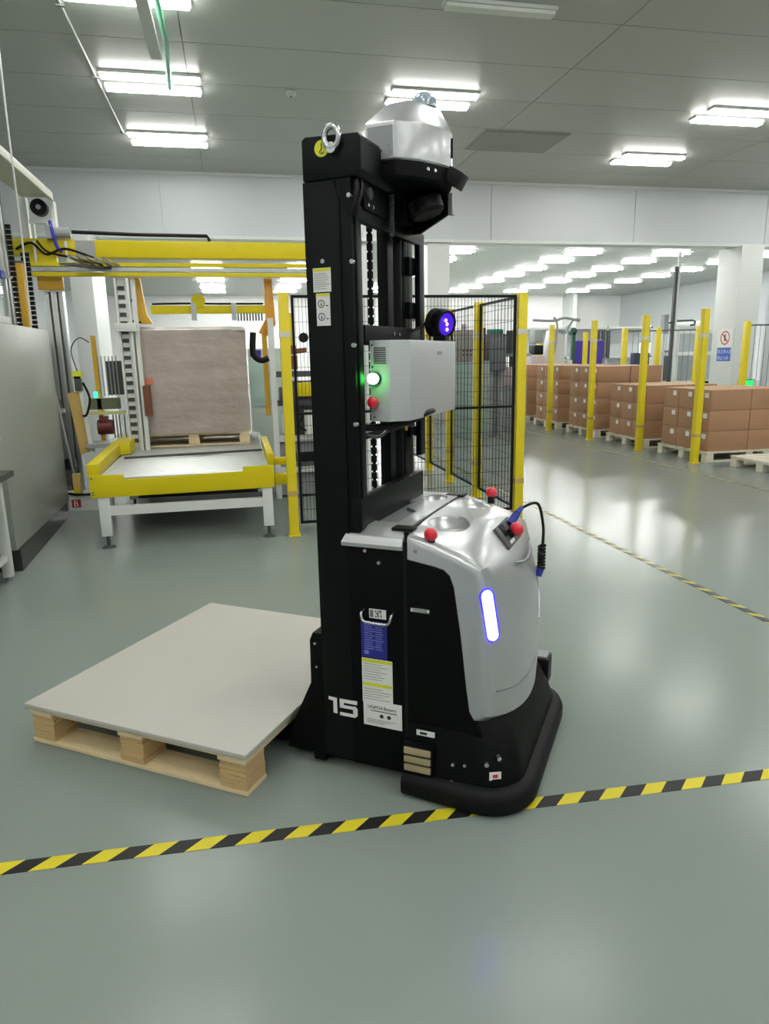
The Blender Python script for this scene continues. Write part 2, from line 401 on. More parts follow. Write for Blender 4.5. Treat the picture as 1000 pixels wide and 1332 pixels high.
# ---- lights and controls on the hood
def capsule_bar(r=.021, pr=.016):
    a, b = Vector((.601, .016, .742)), Vector((.620, .026, .605)); mb = MB(); rings = []
    d = (b-a).normalized(); nrm = Vector((.55, -.83, .02)).normalized(); sd = d.cross(nrm).normalized(); L_ = (b-a).length
    for i in range(15):
        t_ = -r + (L_+2*r)*(.5-.5*math.cos(math.pi*i/14))
        e = 0 if t_ < 0 else (L_ if t_ > L_ else t_)
        rad = math.sqrt(max(0, r*r-(t_-e)**2))+1e-4
        rings.append([a + d*t_ + sd*rad*math.cos(q) + nrm*(pr*math.sin(q)*(rad/r)) for q in [2*math.pi*k/14 for k in range(14)]])
    return mb.loft(rings)
lbar = part('light_bar', capsule_bar(), blue_l, smooth=60)
capsule_bar(.0265, .008).build('light_bar_halo', M('deep_blue_halo_glow', (60, 60, 200), .3, emit=1.2, emit_rgb=(60, 50, 255), var=0), lbar, smooth=60)  # added glowing shell, stands in for the blue halo around the bar
def estop(pos, nrm, r=.021, base_r=.014, parent=rb):
    pos = Vector(pos); nrm = Vector(nrm).normalized()
    b = MB().cyl(pos-nrm*.012, pos+nrm*.018, base_r, n=16).build('stop_base', black_m, parent, smooth=40)
    k = MB().lathe([(r*.6, .014), (r, .022), (r*1.05, .034), (r*.9, .046), (r*.5, .053), (0, .054)], pos, nrm, 20).build('stop_button', red_m, b, smooth=50)
    return b
estop((.41, .03, .895), (0, -.25, 1)); estop((.45, .665, .915), (0, .2, 1))
pn = Vector((.075, 0, .06)).normalized(); pc = Vector((.587, .37, .861)); px_ = Vector((0, 1, 0)); pz_ = pn.cross(px_)
pm = Matrix((px_, pz_, pn)).transposed()
cp = part('control_panel', MB().obox(pc, (.20, .09, .014), pm), dgrey_m, bev=.004)
MB().obox(pc+pm @ Vector((-.035, .02, .008)), (.05, .045, .002), pm).build('display', black_m, cp)
MB().obox(pc+pm @ Vector((-.03, -.03, .008)), (.06, .012, .002), pm).build('key_row', paper_m, cp)
b = estop(pc+pm @ Vector((-.008, -.006, .008)), pn, .025, .018)
pl0 = pc+pm @ Vector((.055, .02, .01))
part('charge_plug', MB().cyl(pl0, pl0+Vector((.02, .03, .035)), .017, .014).cyl(pl0+Vector((.02, .03, .035)), pl0+Vector((.03, .06, .05)), .012, .009), blueplug_m, smooth=40)
q0 = pl0+Vector((.03, .06, .05))
def bez(pts, n=14):
    pts = [Vector(p) for p in pts]; out = []
    for i in range(len(pts)-1):
        p0 = pts[max(0, i-1)]; p1 = pts[i]; p2 = pts[i+1]; p3 = pts[min(len(pts)-1, i+2)]
        for k in range(n):
            t_ = k/n
            out.append(.5*((2*p1)+(-p0+p2)*t_+(2*p0-5*p1+4*p2-p3)*t_*t_+(-p0+3*p1-3*p2+p3)*t_**3))
    return out+[pts[-1]]
part('charge_cable', MB().tube(bez([q0, q0+Vector((.05, .05, .01)), (.685, .54, .86), (.69, .52, .80), (.69, .51, .77)], 8), .0055, 8), black_m, smooth=60)
part('cable_coil', MB().tube([(.69+.011*math.cos(a), .50+.011*math.sin(a), .79-.0012*i) for i, a in enumerate([k*.6 for k in range(75)])], .006, 6), black_m, smooth=60)
part('cable_plug', MB().cyl((.69, .50, .705), (.682, .49, .67), .014, .011), blueplug_m, smooth=40)
# recessed grip ridges on the front shell
part('hood_ridge', MB().tube(bez([(hood_pt(4, .30)[0]+.03, .24, .79), (.668, .30, .785), (.664, .40, .79), (.645, .48, .805)], 8), .006, 6), silver2_m, smooth=60)
part('hood_ridge', MB().tube(bez([(hood_pt(6, .52)[0], .52, .70), (hood_pt(7, .5)[0]-.004, .5, .6), (hood_pt(7, .42)[0], .42, .53)], 8), .005, 6), silver_m, smooth=60)
part('hood_crease', MB().tube([(hood_pt(8, y)[0]+.0005, y, .395-.022*math.sin((y-.05)/.32*math.pi)) for y in [.05+.032*i for i in range(11)]], .004, 6), silver2_m, smooth=60)
part('hood_screw', MB().cyl((.365, .004, .872), (.365, -.004, .872), .007), steel_m)
# ---- near side fittings
def bolt(x, z, y=0, r=.008, d=.006): return part('bolt', MB().cyl((x, y+.004, z), (x, y-d, z), r, r*.8, 10), steel_m, smooth=40)
bolt(.184, .858, 0); bolt(.234, .82, 0)
part('lift_handle', MB().tube(bez([(.172, .0, .645), (.172, -.022, .640), (.178, -.028, .620), (.195, -.028, .612), (.258, -.028, .610), (.277, -.028, .618), (.283, -.022, .640), (.283, 0, .645)], 5), .005, 8), steel_m, smooth=60)
dc = part('code_sticker', MB().box(.193, .256, -.0015, 0, .618, .652), paper_m)
g = MB()
for i in range(8):
    for j in range(6):
        if random.random() < .45: g.box(.212+i*.0035, .2155+i*.0035, -.0022, -.0014, .624+j*.004, .628+j*.004)
for i in range(5): g.box(.1965+i*.0025, .198+i*.0025, -.0022, -.0014, .622, .648)
tag(g.build('barcode', ink_m, dc), kind='stuff')
dc = part('blue_plate', MB().box(.160, .258, -.0015, 0, .470, .606), blue_m)
g = MB()
for j in range(12):
    z = .592-j*.0082
    g.box(.172, .172+.03+.012*random.random(), -.0022, -.0014, z, z+.0028)
    g.box(.215, .215+.02+.015*random.random(), -.0022, -.0014, z, z+.0028)
g.box(.172, .188, -.0022, -.0014, .482, .496)
tag(g.build('printed_lines', inkblue_m, dc), kind='stuff')
dc = part('warning_sticker', MB().box(.160, .276, -.0017, 0, .296, .466), paper_m)
MB().box(.162, .274, -.0024, -.0016, .452, .464).build('yellow_band', yel_lab, dc)
MB().box(.162, .274, -.0024, -.0016, .362, .374).build('yellow_band', yel_lab, dc)
g = MB()
for j in range(15):
    z = .444-j*.0095
    if .35 < z < .378: continue
    g.box(.166, .166+.06+.045*random.random(), -.0024, -.0016, z, z+.0022)
tag(g.build('printed_lines', grey_m, dc), kind='stuff')
dc = part('battery_sticker', MB().box(.162, .309, -.0014, 0, .208, .306), paper_m)
text('battery_text', 'LiFePO4 Battery', .0165, ink_m, dc, (.178, -.0016, .276), (1, 0, 0), (0, 0, 1))
g = MB().box(.19, .29, -.0022, -.0013, .266, .2685)
for x in (.232, .260): g.cyl((x, -.0013, .25), (x, -.0023, .25), .0075, n=14)
tag(g.build('printed_symbols', ink_m, dc), kind='stuff')
g = MB()
for j in range(3): g.box(.175, .285-.02*j, -.0022, -.0013, .232-.006*j, .234-.006*j)
tag(g.build('printed_lines', grey_m, dc), kind='stuff')
n1 = MB().prism([(.022, .291), (.056, .289), (.056, .228), (.041, .229), (.041, .277), (.022, .279)], 'y', -.002, .002)
part('unit_number_digit', n1, paper_m)
n5 = MB()
for b_ in ((.067, .136, .276, .289), (.067, .083, .2545, .278), (.083, .130, .2545, .266), (.067, .128, .224, .236)): n5.box(b_[0], b_[1], -.002, .002, b_[2], b_[3])
n5.prism([(.128, .266), (.137, .259), (.137, .232), (.128, .224), (.120, .236), (.120, .256)], 'y', -.002, .002)
part('unit_number_digit', n5, paper_m)
np_ = part('name_plate', MB().box(.349, .416, -.011, -.005, .664, .678), steel_m)
for x in (.354, .411): MB().cyl((x, -.011, .671), (x, -.0135, .671), .003, n=8).build('rivet', paper_m, np_)
for z in (.177, .145, .113): part('charge_contact', MB().box(.338, .434, -.064, -.03, z-.012, z+.012), brass_m, bev=.003)
part('contact_frame', MB().box(.330, .442, -.057, .0, .08, .2), blackmetal_m, bev=.004)
dc = part('small_sticker', MB().box(.372, .437, -.026, -.022, .222, .241), paper_m); MB().box(.385, .41, -.0268, -.0258, .227, .236).build('printed_mark', ink_m, dc)
for x, z, y in ((.507, .145, -.037), (.548, .150, -.035), (.507, .09, -.05)): bolt(x, z, y, .007, .006)
def skirt_pt(a, z, out):  # point on the near rounded corner of the skirt
    xf, yin, rad = .712, -.034, .13
    aa = -math.pi/2+a; return Vector((xf-rad+(rad+out)*math.cos(aa), yin+rad+(rad+out)*math.sin(aa), z))
for a, z in ((.3, .165), (.62, .185)):
    p = skirt_pt(a, z, -.012); part('bolt', MB().cyl(p, skirt_pt(a, z, .006), .008, n=10), steel_m, smooth=40)
p = skirt_pt(.5, .13, .014); zz = Matrix.Rotation(-math.pi/2+.5, 3, 'Z')
dc = part('skirt_sticker', MB().obox(p, (.002, .04, .03), zz), paper_m); MB().obox(p+zz @ Vector((.0015, 0, 0)), (.001, .018, .012), zz).build('printed_mark', red_m, dc)

# ---- mast
ZT = 2.03
part('mast_column', MB().box(0, .12, 0, .055, .05, ZT).box(.12, .165, .004, .05, .9, ZT).box(.118, .125, -.001, .03, .9, ZT), mast_m, bev=.004)
part('mast_column', MB().box(0, .12, .60, .66, .05, ZT), mast_m, bev=.004)
part('inner_column', MB().box(.088, .13, .375, .43, .93, 2.0), mast_m, bev=.003)
part('inner_column', MB().box(.088, .13, .53, .575, .93, 2.0), mast_m, bev=.003)
part('lift_cylinder', MB().lathe([(.036, .93), (.036, 1.55), (.043, 1.55), (.043, 1.6), (.036, 1.6), (.036, 1.98)], (.105, .48, 0), n=18), blackmetal_m, smooth=40)
part('inner_plate', MB().box(.086, .09, .43, .53, .93, 2.0), mast_m)
def chain(x, y, z0, z1):
    mb = MB(); z = z0; k = 0
    while z < z1:
        if k % 2: mb.box(x-.009, x+.009, y-.006, y-.002, z-.006, z+.018).box(x-.009, x+.009, y+.002, y+.006, z-.006, z+.018)
        else: mb.box(x-.006, x+.006, y-.002, y+.002, z-.006, z+.018).cyl((x, y-.008, z), (x, y+.008, z), .004, n=6)
        z += .0155; k += 1
    return mb
part('lift_chain', chain(.1, .285, .95, 2.0), black_m)
part('lift_chain', chain(.1, .63, .95, 2.0), black_m)
fr = MB()
fx0, fx1 = .150, .172
fr.box(fx0, fx1, .02, .655, 1.912, 1.957)           # top bar
fr.box(fx0, fx1, .02, .058, 1.03, 1.915)            # near stile
fr.box(fx0, fx1, .60, .655, 1.10, 1.915)            # far stile
fr.box(fx0, fx1, .07, .605, 1.535, 1.60)            # crossbar behind box
part('mast_frame', fr, mast_m, bev=.003)
part('mast_foot_plate', MB().box(.14, .175, .0, .62, .925, 1.035), mast_m, bev=.004)
for z0, z1 in ((1.80, 1.865), (1.64, 1.70), (1.44, 1.5), (1.18, 1.22)): part('frame_rung', MB().box(.125, .15, .545, .605, z0, z1), mast_m)
part('cable_bracket', MB().box(.12, .16, .08, .56, 1.225, 1.245), black_m)
# cap beam and lifting eye
cap = MB().prism([(.005, 2.03), (.19, 2.03), (.205, 2.045), (.205, 2.138), (.195, 2.15), (.018, 2.157), (.005, 2.148)], 'y', -.006, .665)
part('mast_cap', cap, mast_m, bev=.006)
part('cap_ridge', MB().box(.03, .10, .06, .60, 2.15, 2.17), mast_m, bev=.006)
part('cap_gusset', MB().prism([(.10, 2.03), (.165, 2.03), (.165, 1.90)], 'y', .0, .02), mast_m)
for y in (-.018, .678):
    e = MB(); rings = []
    cx, cz, yy_ = .115, 2.142, y
    pts = [(cx+.024*math.sin(a), yy_, cz+.03*math.cos(a)) for a in [2*math.pi*i/20 for i in range(20)]]
    n_ = 8; rr_ = []
    for i in range(20):
        a = 2*math.pi*i/20; rad = Vector((math.sin(a), 0, math.cos(a)))
        rr_.append([Vector(pts[i]) + .0095*(math.cos(q)*rad + math.sin(q)*Vector((0, 1, 0))) for q in [2*math.pi*k/n_ for k in range(n_)]])
    e.loft(rr_+[rr_[0]], cap=False); e.cyl((cx, yy_-.008 if y < 0 else yy_+.008, cz-.03), (cx, .0 if y < 0 else .66, cz-.03), .016, n=12)
    part('lifting_eye', e, steel_m, smooth=60)
dc = part('lift_point_sticker', MB().cyl((.075, -.006, 2.118), (.075, -.0078, 2.118), .024, n=24), yel_lab)
MB().tube(bez([(.075, -.0082, 2.132), (.075, -.0082, 2.116), (.069, -.0082, 2.108), (.076, -.0082, 2.103), (.082, -.0082, 2.108)], 5), .0016, 5).build('hook_symbol', ink_m, dc)
# pulley group below the cap
part('pulley_plate', MB().box(.165, .18, .07, .30, 1.95, 2.05), mast_m, bev=.003)
part('pulley_cap', MB().cyl((.18, .105, 2.0), (.187, .105, 2.0), .018, n=18), dgrey_m, smooth=40)
for y in (.09, .13): part('bolt', MB().cyl((.18, y, 1.965), (.186, y, 1.965), .006, n=8), steel_m)
part('cap_hose', MB().tube(bez([(.175, .02, 2.03), (.185, .0, 2.0), (.18, -.005, 1.95), (.168, .0, 1.92)], 6), .007, 6), black_m, smooth=60)
part('cap_hose', MB().tube(bez([(.175, .05, 2.04), (.19, .03, 2.0), (.182, .01, 1.95), (.17, .01, 1.92)], 6), .007, 6), black_m, smooth=60)
part('spring_hose', MB().tube([(.19+.008*math.cos(k*.9), .27+.008*math.sin(k*.9), 2.03-.0009*k) for k in range(150)], .0025, 5), dgrey_m)
part('head_post', MB().box(.17, .21, .36, .42, 1.95, 2.08).box(.165, .2, .44, .48, 1.93, 2.08), mast_m)
for x, z in ((.063, 1.794), (.162, 1.788), (.160, 1.535), (.160, 1.283), (.158, 1.98)): bolt(x, z, .0 if x < .12 else .004, .009, .005)
dc = part('mast_sticker', MB().box(.026, .089, -.0012, 0, 1.702, 1.775), paper_m)
MB().box(.027, .088, -.0018, -.0011, 1.765, 1.774).build('yellow_band', yel_lab, dc)
g = MB()
for j in range(8): g.box(.03, .03+.04+.014*random.random(), -.0018, -.0011, 1.757-j*.0066, 1.759-j*.0066)
tag(g.build('printed_lines', grey_m, dc), kind='stuff')
dc = part('mast_sticker', MB().box(.034, .083, -.0012, 0, 1.598, 1.698), paper_m)
MB().box(.035, .082, -.0018, -.0011, 1.69, 1.697).build('yellow_band', yel_lab, dc)
g = MB()
for z in (1.666, 1.626):
    rr_ = []
    for i in range(16):
        a = 2*math.pi*i/16; rad = Vector((math.cos(a), 0, math.sin(a)))
        rr_.append([Vector((.052, -.0014, z)) + .011*rad + .0014*(math.cos(q)*rad + math.sin(q)*Vector((0, .4, 0))) for q in [k*math.pi/2 for k in range(4)]])
    g.loft(rr_+[rr_[0]], cap=False)
    g.prism([(.049, z-.006), (.055, z-.006), (.052, z+.007)], 'y', -.0018, -.0011); g.box(.068, .077, -.0018, -.0011, z-.008, z-.005)
tag(g.build('printed_symbols', ink_m, dc), kind='stuff')

# ---- navigation head
half = [(.150, .155), (.250, .155), (.262, .162), (.312, .215), (.352, .29), (.372, .345)]
full = half + [(x, 2*YC-y) for x, y in reversed(half)]
def hr(z, k=1.0, cx=.27):
    return [(cx+(x-cx)*k, YC+(y-YC)*k, z) for x, y in full]
nh = part('navigation_head', MB().loft([hr(2.106, .97), hr(2.112), hr(2.216), hr(2.223, .975), hr(2.288, .64), hr(2.299, .54)]), silver_m, smooth=24)
MB().lathe([(.042, 2.295), (.042, 2.312), (.038, 2.326), (.026, 2.338), (.01, 2.343), (0, 2.3435)], (.285, .335, 0), n=24).build('scanner_dome', domeglass_m, nh, smooth=60)
MB().tube([(.3745, .36, 2.20), (.3745, .36, 2.14)], .004, 6).build('slot', black_m, nh)
MB().cyl((.205, .154, 2.135), (.205, .149, 2.135), .006, n=8).build('screw', steel_m, nh)
MB().box(.158, .244, .1535, .1552, 2.116, 2.206).build('side_plate', silver2_m, nh)
MB().box(.19, .232, .150, .1536, 2.108, 2.15).build('mounting_tab', silver2_m, nh)
tr = part('head_tray', MB().loft([hr(2.052, .96), hr(2.06, 1.0), hr(2.105, 1.0)]), blackmetal_m, smooth=24)
MB().obox((.385, .372, 2.078), (.05, .085, .05), Matrix.Rotation(.55, 3, 'Y')).build('depth_camera', black_m, tr, bev=.004)
for k in (.0, .03): MB().cyl((.325+k*.5, .24+k, 2.085), (.334+k*.5, .236+k, 2.085), .006, n=8).build('bolt', steel_m, tr)
sc_ = part('tilted_scanner', MB().lathe([(.05, 0), (.062, .01), (.062, .05), (.045, .062), (.035, .09), (0, .09)], (.275, .40, 1.975), (-.3, 0, 1), 22), black_m, smooth=40)
MB().prism([(.18, 1.93), (.22, 1.93), (.335, 1.99), (.335, 2.05), (.18, 2.05)], 'y', .465, .48).build('scanner_bracket', blackmetal_m, sc_)
MB().box(.33, .345, .46, .49, 1.985, 2.055).build('scanner_stay', grey_m, sc_)

# ---- controller box
zb, zt = 1.285, 1.55
pl = [(.178, .087), (.25, .087), (.303, .135), (.303, .645), (.28, .66), (.178, .66)]
cb = part('controller_box', MB().prism(pl, 'z', zb, zt), boxgrey_m, bev=.003)
for j in range(8): MB().box(.193, .236, .0855, .089, 1.475+j*.007, 1.478+j*.007).build('vent_slot', ink_m, cb)
lb = MB().lathe([(.022, 0), (.022, .012), (.0, .012)], (.196, .088, 1.427), (0, -1, 0), 20).build('lamp_ring', black_m, cb)
MB().lathe([(.018, .008), (.0185, .024), (.015, .032), (.008, .036), (0, .037)], (.196, .088, 1.427), (0, -1, 0), 20).build('green_lamp', green_l, cb, smooth=60)
k = MB().cyl((.194, .088, 1.35), (.194, .078, 1.35), .013, n=16).build('button_base', black_m, cb)
MB().lathe([(.012, .008), (.018, .014), (.018, .026), (.01, .032), (0, .032)], (.194, .088, 1.35), (0, -1, 0), 18).build('red_button', red_m, cb, smooth=50)
for x, z in ((.188, 1.535), (.188, 1.465), (.192, 1.30)): MB().cyl((x, .088, z), (x, .085, z), .004, n=8).build('screw', steel_m, cb)
MB().box(.3025, .3045, .42, .47, 1.50, 1.512).build('maker_badge', grey_m, cb)
MB().box(.174, .28, .655, .668, 1.28, 1.555).build('rear_cover', dgrey_m, cb)
for y in (.31, .36): part('bolt', MB().cyl((.172, y, 1.575), (.18, y, 1.575), .006, n=8), steel_m)
part('box_strap', MB().tube(bez([(.12, .06, 1.27), (.18, .12, 1.262), (.26, .2, 1.272), (.30, .32, 1.30), (.26, .5, 1.29), (.16, .6, 1.28)], 8), .012, 8), black_m, smooth=60)
part('box_cable', MB().tube(bez([(.20, .20, 1.29), (.205, .16, 1.25), (.19, .12, 1.23), (.15, .09, 1.24)], 8), .006, 6), dgrey_m, smooth=60)
part('cable_tail', MB().tube(bez([(.16, .64, 1.285), (.1, .8, 1.30), (.05, 1.0, 1.32), (.02, 1.06, 1.31)], 6), .005, 6), black_m, smooth=60)
part('yellow_tag', MB().box(.173, .176, .415, .44, 1.22, 1.275), dyellow_m)
# blue spot lamp on top of the box
sp = part('spot_lamp', MB().lathe([(.02, -.075), (.04, -.07), (.05, -.045), (.05, -.03), (.057, -.028), (.057, .0), (.052, .008), (.045, .008), (.044, .002), (0, .002)], (.265, .635, 1.617), (.75, -.35, -.12), 24), black_m, smooth=35)
MB().lathe([(.043, .003), (.04, .007), (0, .008)], (.265, .635, 1.617), (.75, -.35, -.12), 24).build('lamp_lens', violet_l, sp)
for dy, dz in ((0, 0), (.018, .012), (-.016, .014), (.0, -.02)): 
    b_ = Vector((.265, .635+dy, 1.617+dz))+Vector((.75, -.35, -.12)).normalized()*.0085
    MB().lathe([(.007, 0), (.005, .003), (0, .004)], b_, (.75, -.35, -.12), 10).build('led', pinkl, sp)
for k in range(5): MB().lathe([(.054, -.062+k*.009), (.056, -.060+k*.009), (.054, -.058+k*.009)], (.265, .635, 1.617), (.75, -.35, -.12), 20).build('cooling_fin', black_m, sp)
MB().box(.225, .275, .60, .655, 1.55, 1.572).build('lamp_foot', black_m, sp)
MB().tube(bez([(.215, .655, 1.62), (.19, .65, 1.63), (.18, .6, 1.61), (.175, .5, 1.59)], 6), .006, 6).build('lamp_cable', black_m, sp)

# ---- fork carriage
cg = MB().prism([(-.05, .02), (0, .02), (0, .53), (-.035, .53), (-.048, .50), (-.05, .33)], 'y', -.0, .66)
part('fork_carriage', cg, blackmetal_m, bev=.004)
part('carriage_gusset', MB().prism([(-.05, .33), (-.05, .05), (-.16, .05), (-.13, .16)], 'y', .0, .03), blackmetal_m)
for x, z in ((-.025, .49), (-.022, .40)): bolt(x, z, 0, .006, .004)
for y0 in (.05, .44):
    part('fork', MB().prism([(-1.12, .045), (-.05, .035), (-.0, .035), (-.0, .10), (-.05, .10), (-1.12, .075)], 'y', y0, y0+.17), blackmetal_m, bev=.004)
part('drive_cover', MB().box(-.06, .02, .03, .63, .02, .10), blackmetal_m)

# ================================================================== CARRIED PALLET
PL, PW = 1.024, 1.206
pal = thing('wooden_pallet', 'light wooden pallet with laminated blocks carried on the robot forks', 'pallet', PO, ang)
def ply_block(x0, x1, y0, y1, z0, z1, n=6, seed=0):
    rnd = random.Random(seed); mb = MB(); h = (z1-z0)/n
    for i in range(n):
        d = [rnd.uniform(-.004, .004) for _ in range(4)]
        mb.box(x0+d[0], x1+d[1], y0+d[2], y1+d[3], z0+i*h+.0008, z0+(i+1)*h-.0008)
    return mb
bx = [(-PL+.005, -PL+.115), (-PL/2-.055, -PL/2+.055), (-.115, -.005)]
by = [(.005, .125), (PW/2-.06, PW/2+.06), (PW-.125, PW-.005)]
for i, (a, b) in enumerate(bx):
    for j, (c_, d_) in enumerate(by):
        ply_block(a, b, c_, d_, .017, .122, 6, i*3+j).build('block', wood2_m, pal)
for (c_, d_) in by: MB().box(-PL, 0, c_-.003, d_+.003, 0, .016).build('bottom_board', wood_m, pal, bev=.002)
for (a, b) in bx: MB().box(a-.003, b+.003, 0, PW, .1225, .138).build('stringer_board', wood_m, pal, bev=.002)
k = 0
for i in range(8):
    y0 = i*(PW-.11)/7
    MB().box(-PL, 0, y0, y0+.11, .1385, .150).build('deck_board', wood_m, pal)
cv = MB().box(-PL-.012, .012, -.012, PW+.012, .1505, .172).build('cover_sheet', foam_m, bev=.006)
cv.location = PO; cv.rotation_euler = (0, 0, ang)
tag(cv, 'thick off-white sheet lying on the pallet held by the robot', 'sheet')

# ================================================================== WIRE FENCE
def fence_post(name, x, y, h, label, group, r=.04, cap=True, band=True):
    o = thing(name, label, 'post', (x, y, 0), group=group)
    MB().box(-r, r, -r, r, .012, h).build('shaft', ypost_m, o, bev=.004)
    MB().box(-r*1.3, r*1.3, -r*1.3, r*1.3, 0, .012).build('base_plate', ypost_m, o)
    if band:
        for z in (.35, 1.66): MB().box(-r-.003, r+.003, -r-.003, r+.003, z, z+.045).build('clamp_band', palwood_m if z > 1 else tan_m, o)
    return o
FPX_ = [(.415, 5.84), (2.46, 5.84), (2.46, 6.95), (2.46, 7.92), (2.46, 8.85), (2.46, 9.9)]
labs = ['yellow fence post beside the roller conveyor', 'yellow fence post at the corner behind the robot, nearest of its row',
        'yellow fence post behind the robot, second from the corner', 'yellow fence post behind the robot, third from the corner',
        'yellow fence post behind the robot, fourth from the corner', 'yellow fence post behind the robot, fifth from the corner']
for (x, y), l in zip(FPX_, labs): fence_post('fence_post', x, y, 2.01, l, 'yellow posts of the wire fence')
def fence_panel(p0, p1, label, z0=.1, z1=1.99, sp=.03, hs=.12, mid=True):
    p0 = Vector(p0); p1 = Vector(p1); L_ = (p1-p0).length; a = math.atan2(p1.y-p0.y, p1.x-p0.x)
    o = thing('wire_fence', label, 'fence', (p0.x, p0.y, 0), a, 'black wire panels of the fence')
    f = .022
    for (x0, x1, zz0, zz1) in ((0, f, z0, z1), (L_-f, L_, z0, z1)): MB().box(x0, x1, -f/2, f/2, zz0, zz1).build('frame_upright', black_m, o)
    for zz0 in (z0, z1-f) + ((1.03,) if mid else ()): MB().box(f, L_-f, -f/2, f/2, zz0, zz0+f).build('frame_rail', black_m, o)
    mb = MB(); x = sp
    while x < L_-.01: mb.box(x-.0016, x+.0016, -.0016, .0016, z0, z1); x += sp
    z = z0+hs
    while z < z1-.03: mb.box(0, L_, .0016, .0048, z-.0016, z+.0016); z += hs
    tag(mb.build('wire_mesh', black_m, o), kind='stuff')
    return o
fence_panel((.475, 5.84), (2.41, 5.84), 'wide black wire fence panel directly behind the robot mast', mid=True)
for i in range(4):
    y0, y1 = FPX_[1+i][1]+.06, FPX_[2+i][1]-.06
    fence_panel((2.46, y0), (2.46, y1), 'black wire fence panel receding behind the robot, %s from the corner' % ORD[i], sp=.04, mid=False)
# aisle posts in front of the cartons
AP = [(6.04, 8.28), (6.03, 9.62), (6.02, 11.15), (6.0, 12.75), (6.0, 14.6)]
for i, (x, y) in enumerate(AP): fence_post('aisle_post', x, y, 2.02, 'yellow aisle post before the cartons, %s from the camera' % ORD[i], 'yellow posts along the aisle', .042)
BP = [(9.76, 12.1), (11.3, 12.2), (10.54, 14.65), (9.64, 14.85), (8.93, 15.09), (9.28, 17.64), (8.69, 19.27)]
for i, (x, y) in enumerate(BP): fence_post('cell_post', x, y, 2.02, 'yellow post of the machine cell behind the cartons, %s counting from the right' % ORD[i], 'yellow posts behind the cartons', .05, band=False)
for i, (a, b) in enumerate([(0, 1), (2, 3), (3, 4)]):
    A = Vector(BP[a]); B = Vector(BP[b]); d = (B-A).normalized()*.06
    o = thing('wire_fence', 'dark wire panel of the machine cell behind the cartons, %s from right' % ORD[i], 'fence', (0, 0, 0), group='wire panels behind the cartons')
    A3 = Vector((A.x+d.x, A.y+d.y, 0)); B3 = Vector((B.x-d.x, B.y-d.y, 0))
    for z in (.15, 1.95): MB().bar(A3+Vector((0, 0, z)), B3+Vector((0, 0, z)), .025).build('frame_rail', dgrey_m, o)
    mb = MB(); n = int((B3-A3).length/.12)
    for k in range(1, n): p = A3.lerp(B3, k/n); mb.bar(p+Vector((0, 0, .15)), p+Vector((0, 0, 1.95)), .006)
    tag(mb.build('wire_mesh', dgrey_m, o), kind='stuff')

# ================================================================== CARTONS ON PALLETS
def pallet(x, y, lx, ly, label, group, mat=palwood_m, h=.14, rz=0):
    o = thing('shipping_pallet', label, 'pallet', (x, y, 0), rz, group)
    for i in range(3):
        for j in range(3):
            cx = .06+i*(lx-.12)/2; cy = .06+j*(ly-.12)/2
            MB().box(cx-.055, cx+.055, cy-.055, cy+.055, .018, h-.04).build('block', mat, o)
    for j in range(3):
        cy = .06+j*(ly-.12)/2; MB().box(0, lx, cy-.05, cy+.05, 0, .017).build('bottom_board', mat, o)
    for i in range(3):
        cx = .06+i*(lx-.12)/2; MB().box(cx-.05, cx+.05, 0, ly, h-.039, h-.021).build('stringer_board', mat, o)
    n = 7
    for j in range(n):
        y0 = j*(ly-.13)/(n-1); MB().box(0, lx, y0, y0+.13, h-.02, h).build('deck_board', mat, o)
    return o
CBX, CBY, CBZ = .62, .35, .277
cart_me = None
def carton(x, y, z, label, group):
    global cart_me
    if cart_me is None:
        b_ = MB().box(.002, CBX-.002, .002, CBY-.002, .001, CBZ-.002).build('carton', card_m, bev=.006)
        MB().box(0, .0022, .06, .14, .17, .235).build('label_sticker', paper_m, b_)
        MB().box(.002, CBX-.002, CBY/2-.03, CBY/2+.03, CBZ-.0021, CBZ-.0014).build('packing_tape', tan_m, b_)
        cart_me = b_; o = b_
    else: o = copy_tree(cart_me)
    o.location = (x, y, z); tag(o, label, 'carton', group); return o
STK = [(6.22, 8.27, 3), (6.24, 9.83, 3), (6.25, 11.36, 4), (6.27, 12.93, 4), (6.27, 14.5, 4)]
names = ['nearest', 'second', 'third', 'fourth', 'farthest']
LAY = ['bottom layer', 'second layer', 'third layer', 'fourth layer']
for s, (x, y, nl) in enumerate(STK):
    pallet(x-.03, y-.04, 1.34, 1.14, 'whitish pallet under the %s stack of cartons' % names[s], 'pallets under the cartons')
    for l in range(nl):
        for i in range(2):
            for j in range(3):
                if i == 1 and j > 0 and l < nl-1: continue
                side_ = ('aisle side' if i == 0 else 'far side')
                carton(x+i*(CBX+.006)+random.uniform(0, .006), y+j*(CBY+.004)+random.uniform(0, .004), .14+l*CBZ, 'brown carton, %s stack, %s, %s, %s from the front' % (names[s], 'top layer' if l == nl-1 else LAY[l], side_, ORD[j]), 'cartons of the %s stack' % names[s])
pallet(6.30, 6.85, 1.2, 1.05, 'empty whitish pallet on the floor at the right edge', None, rz=.0)

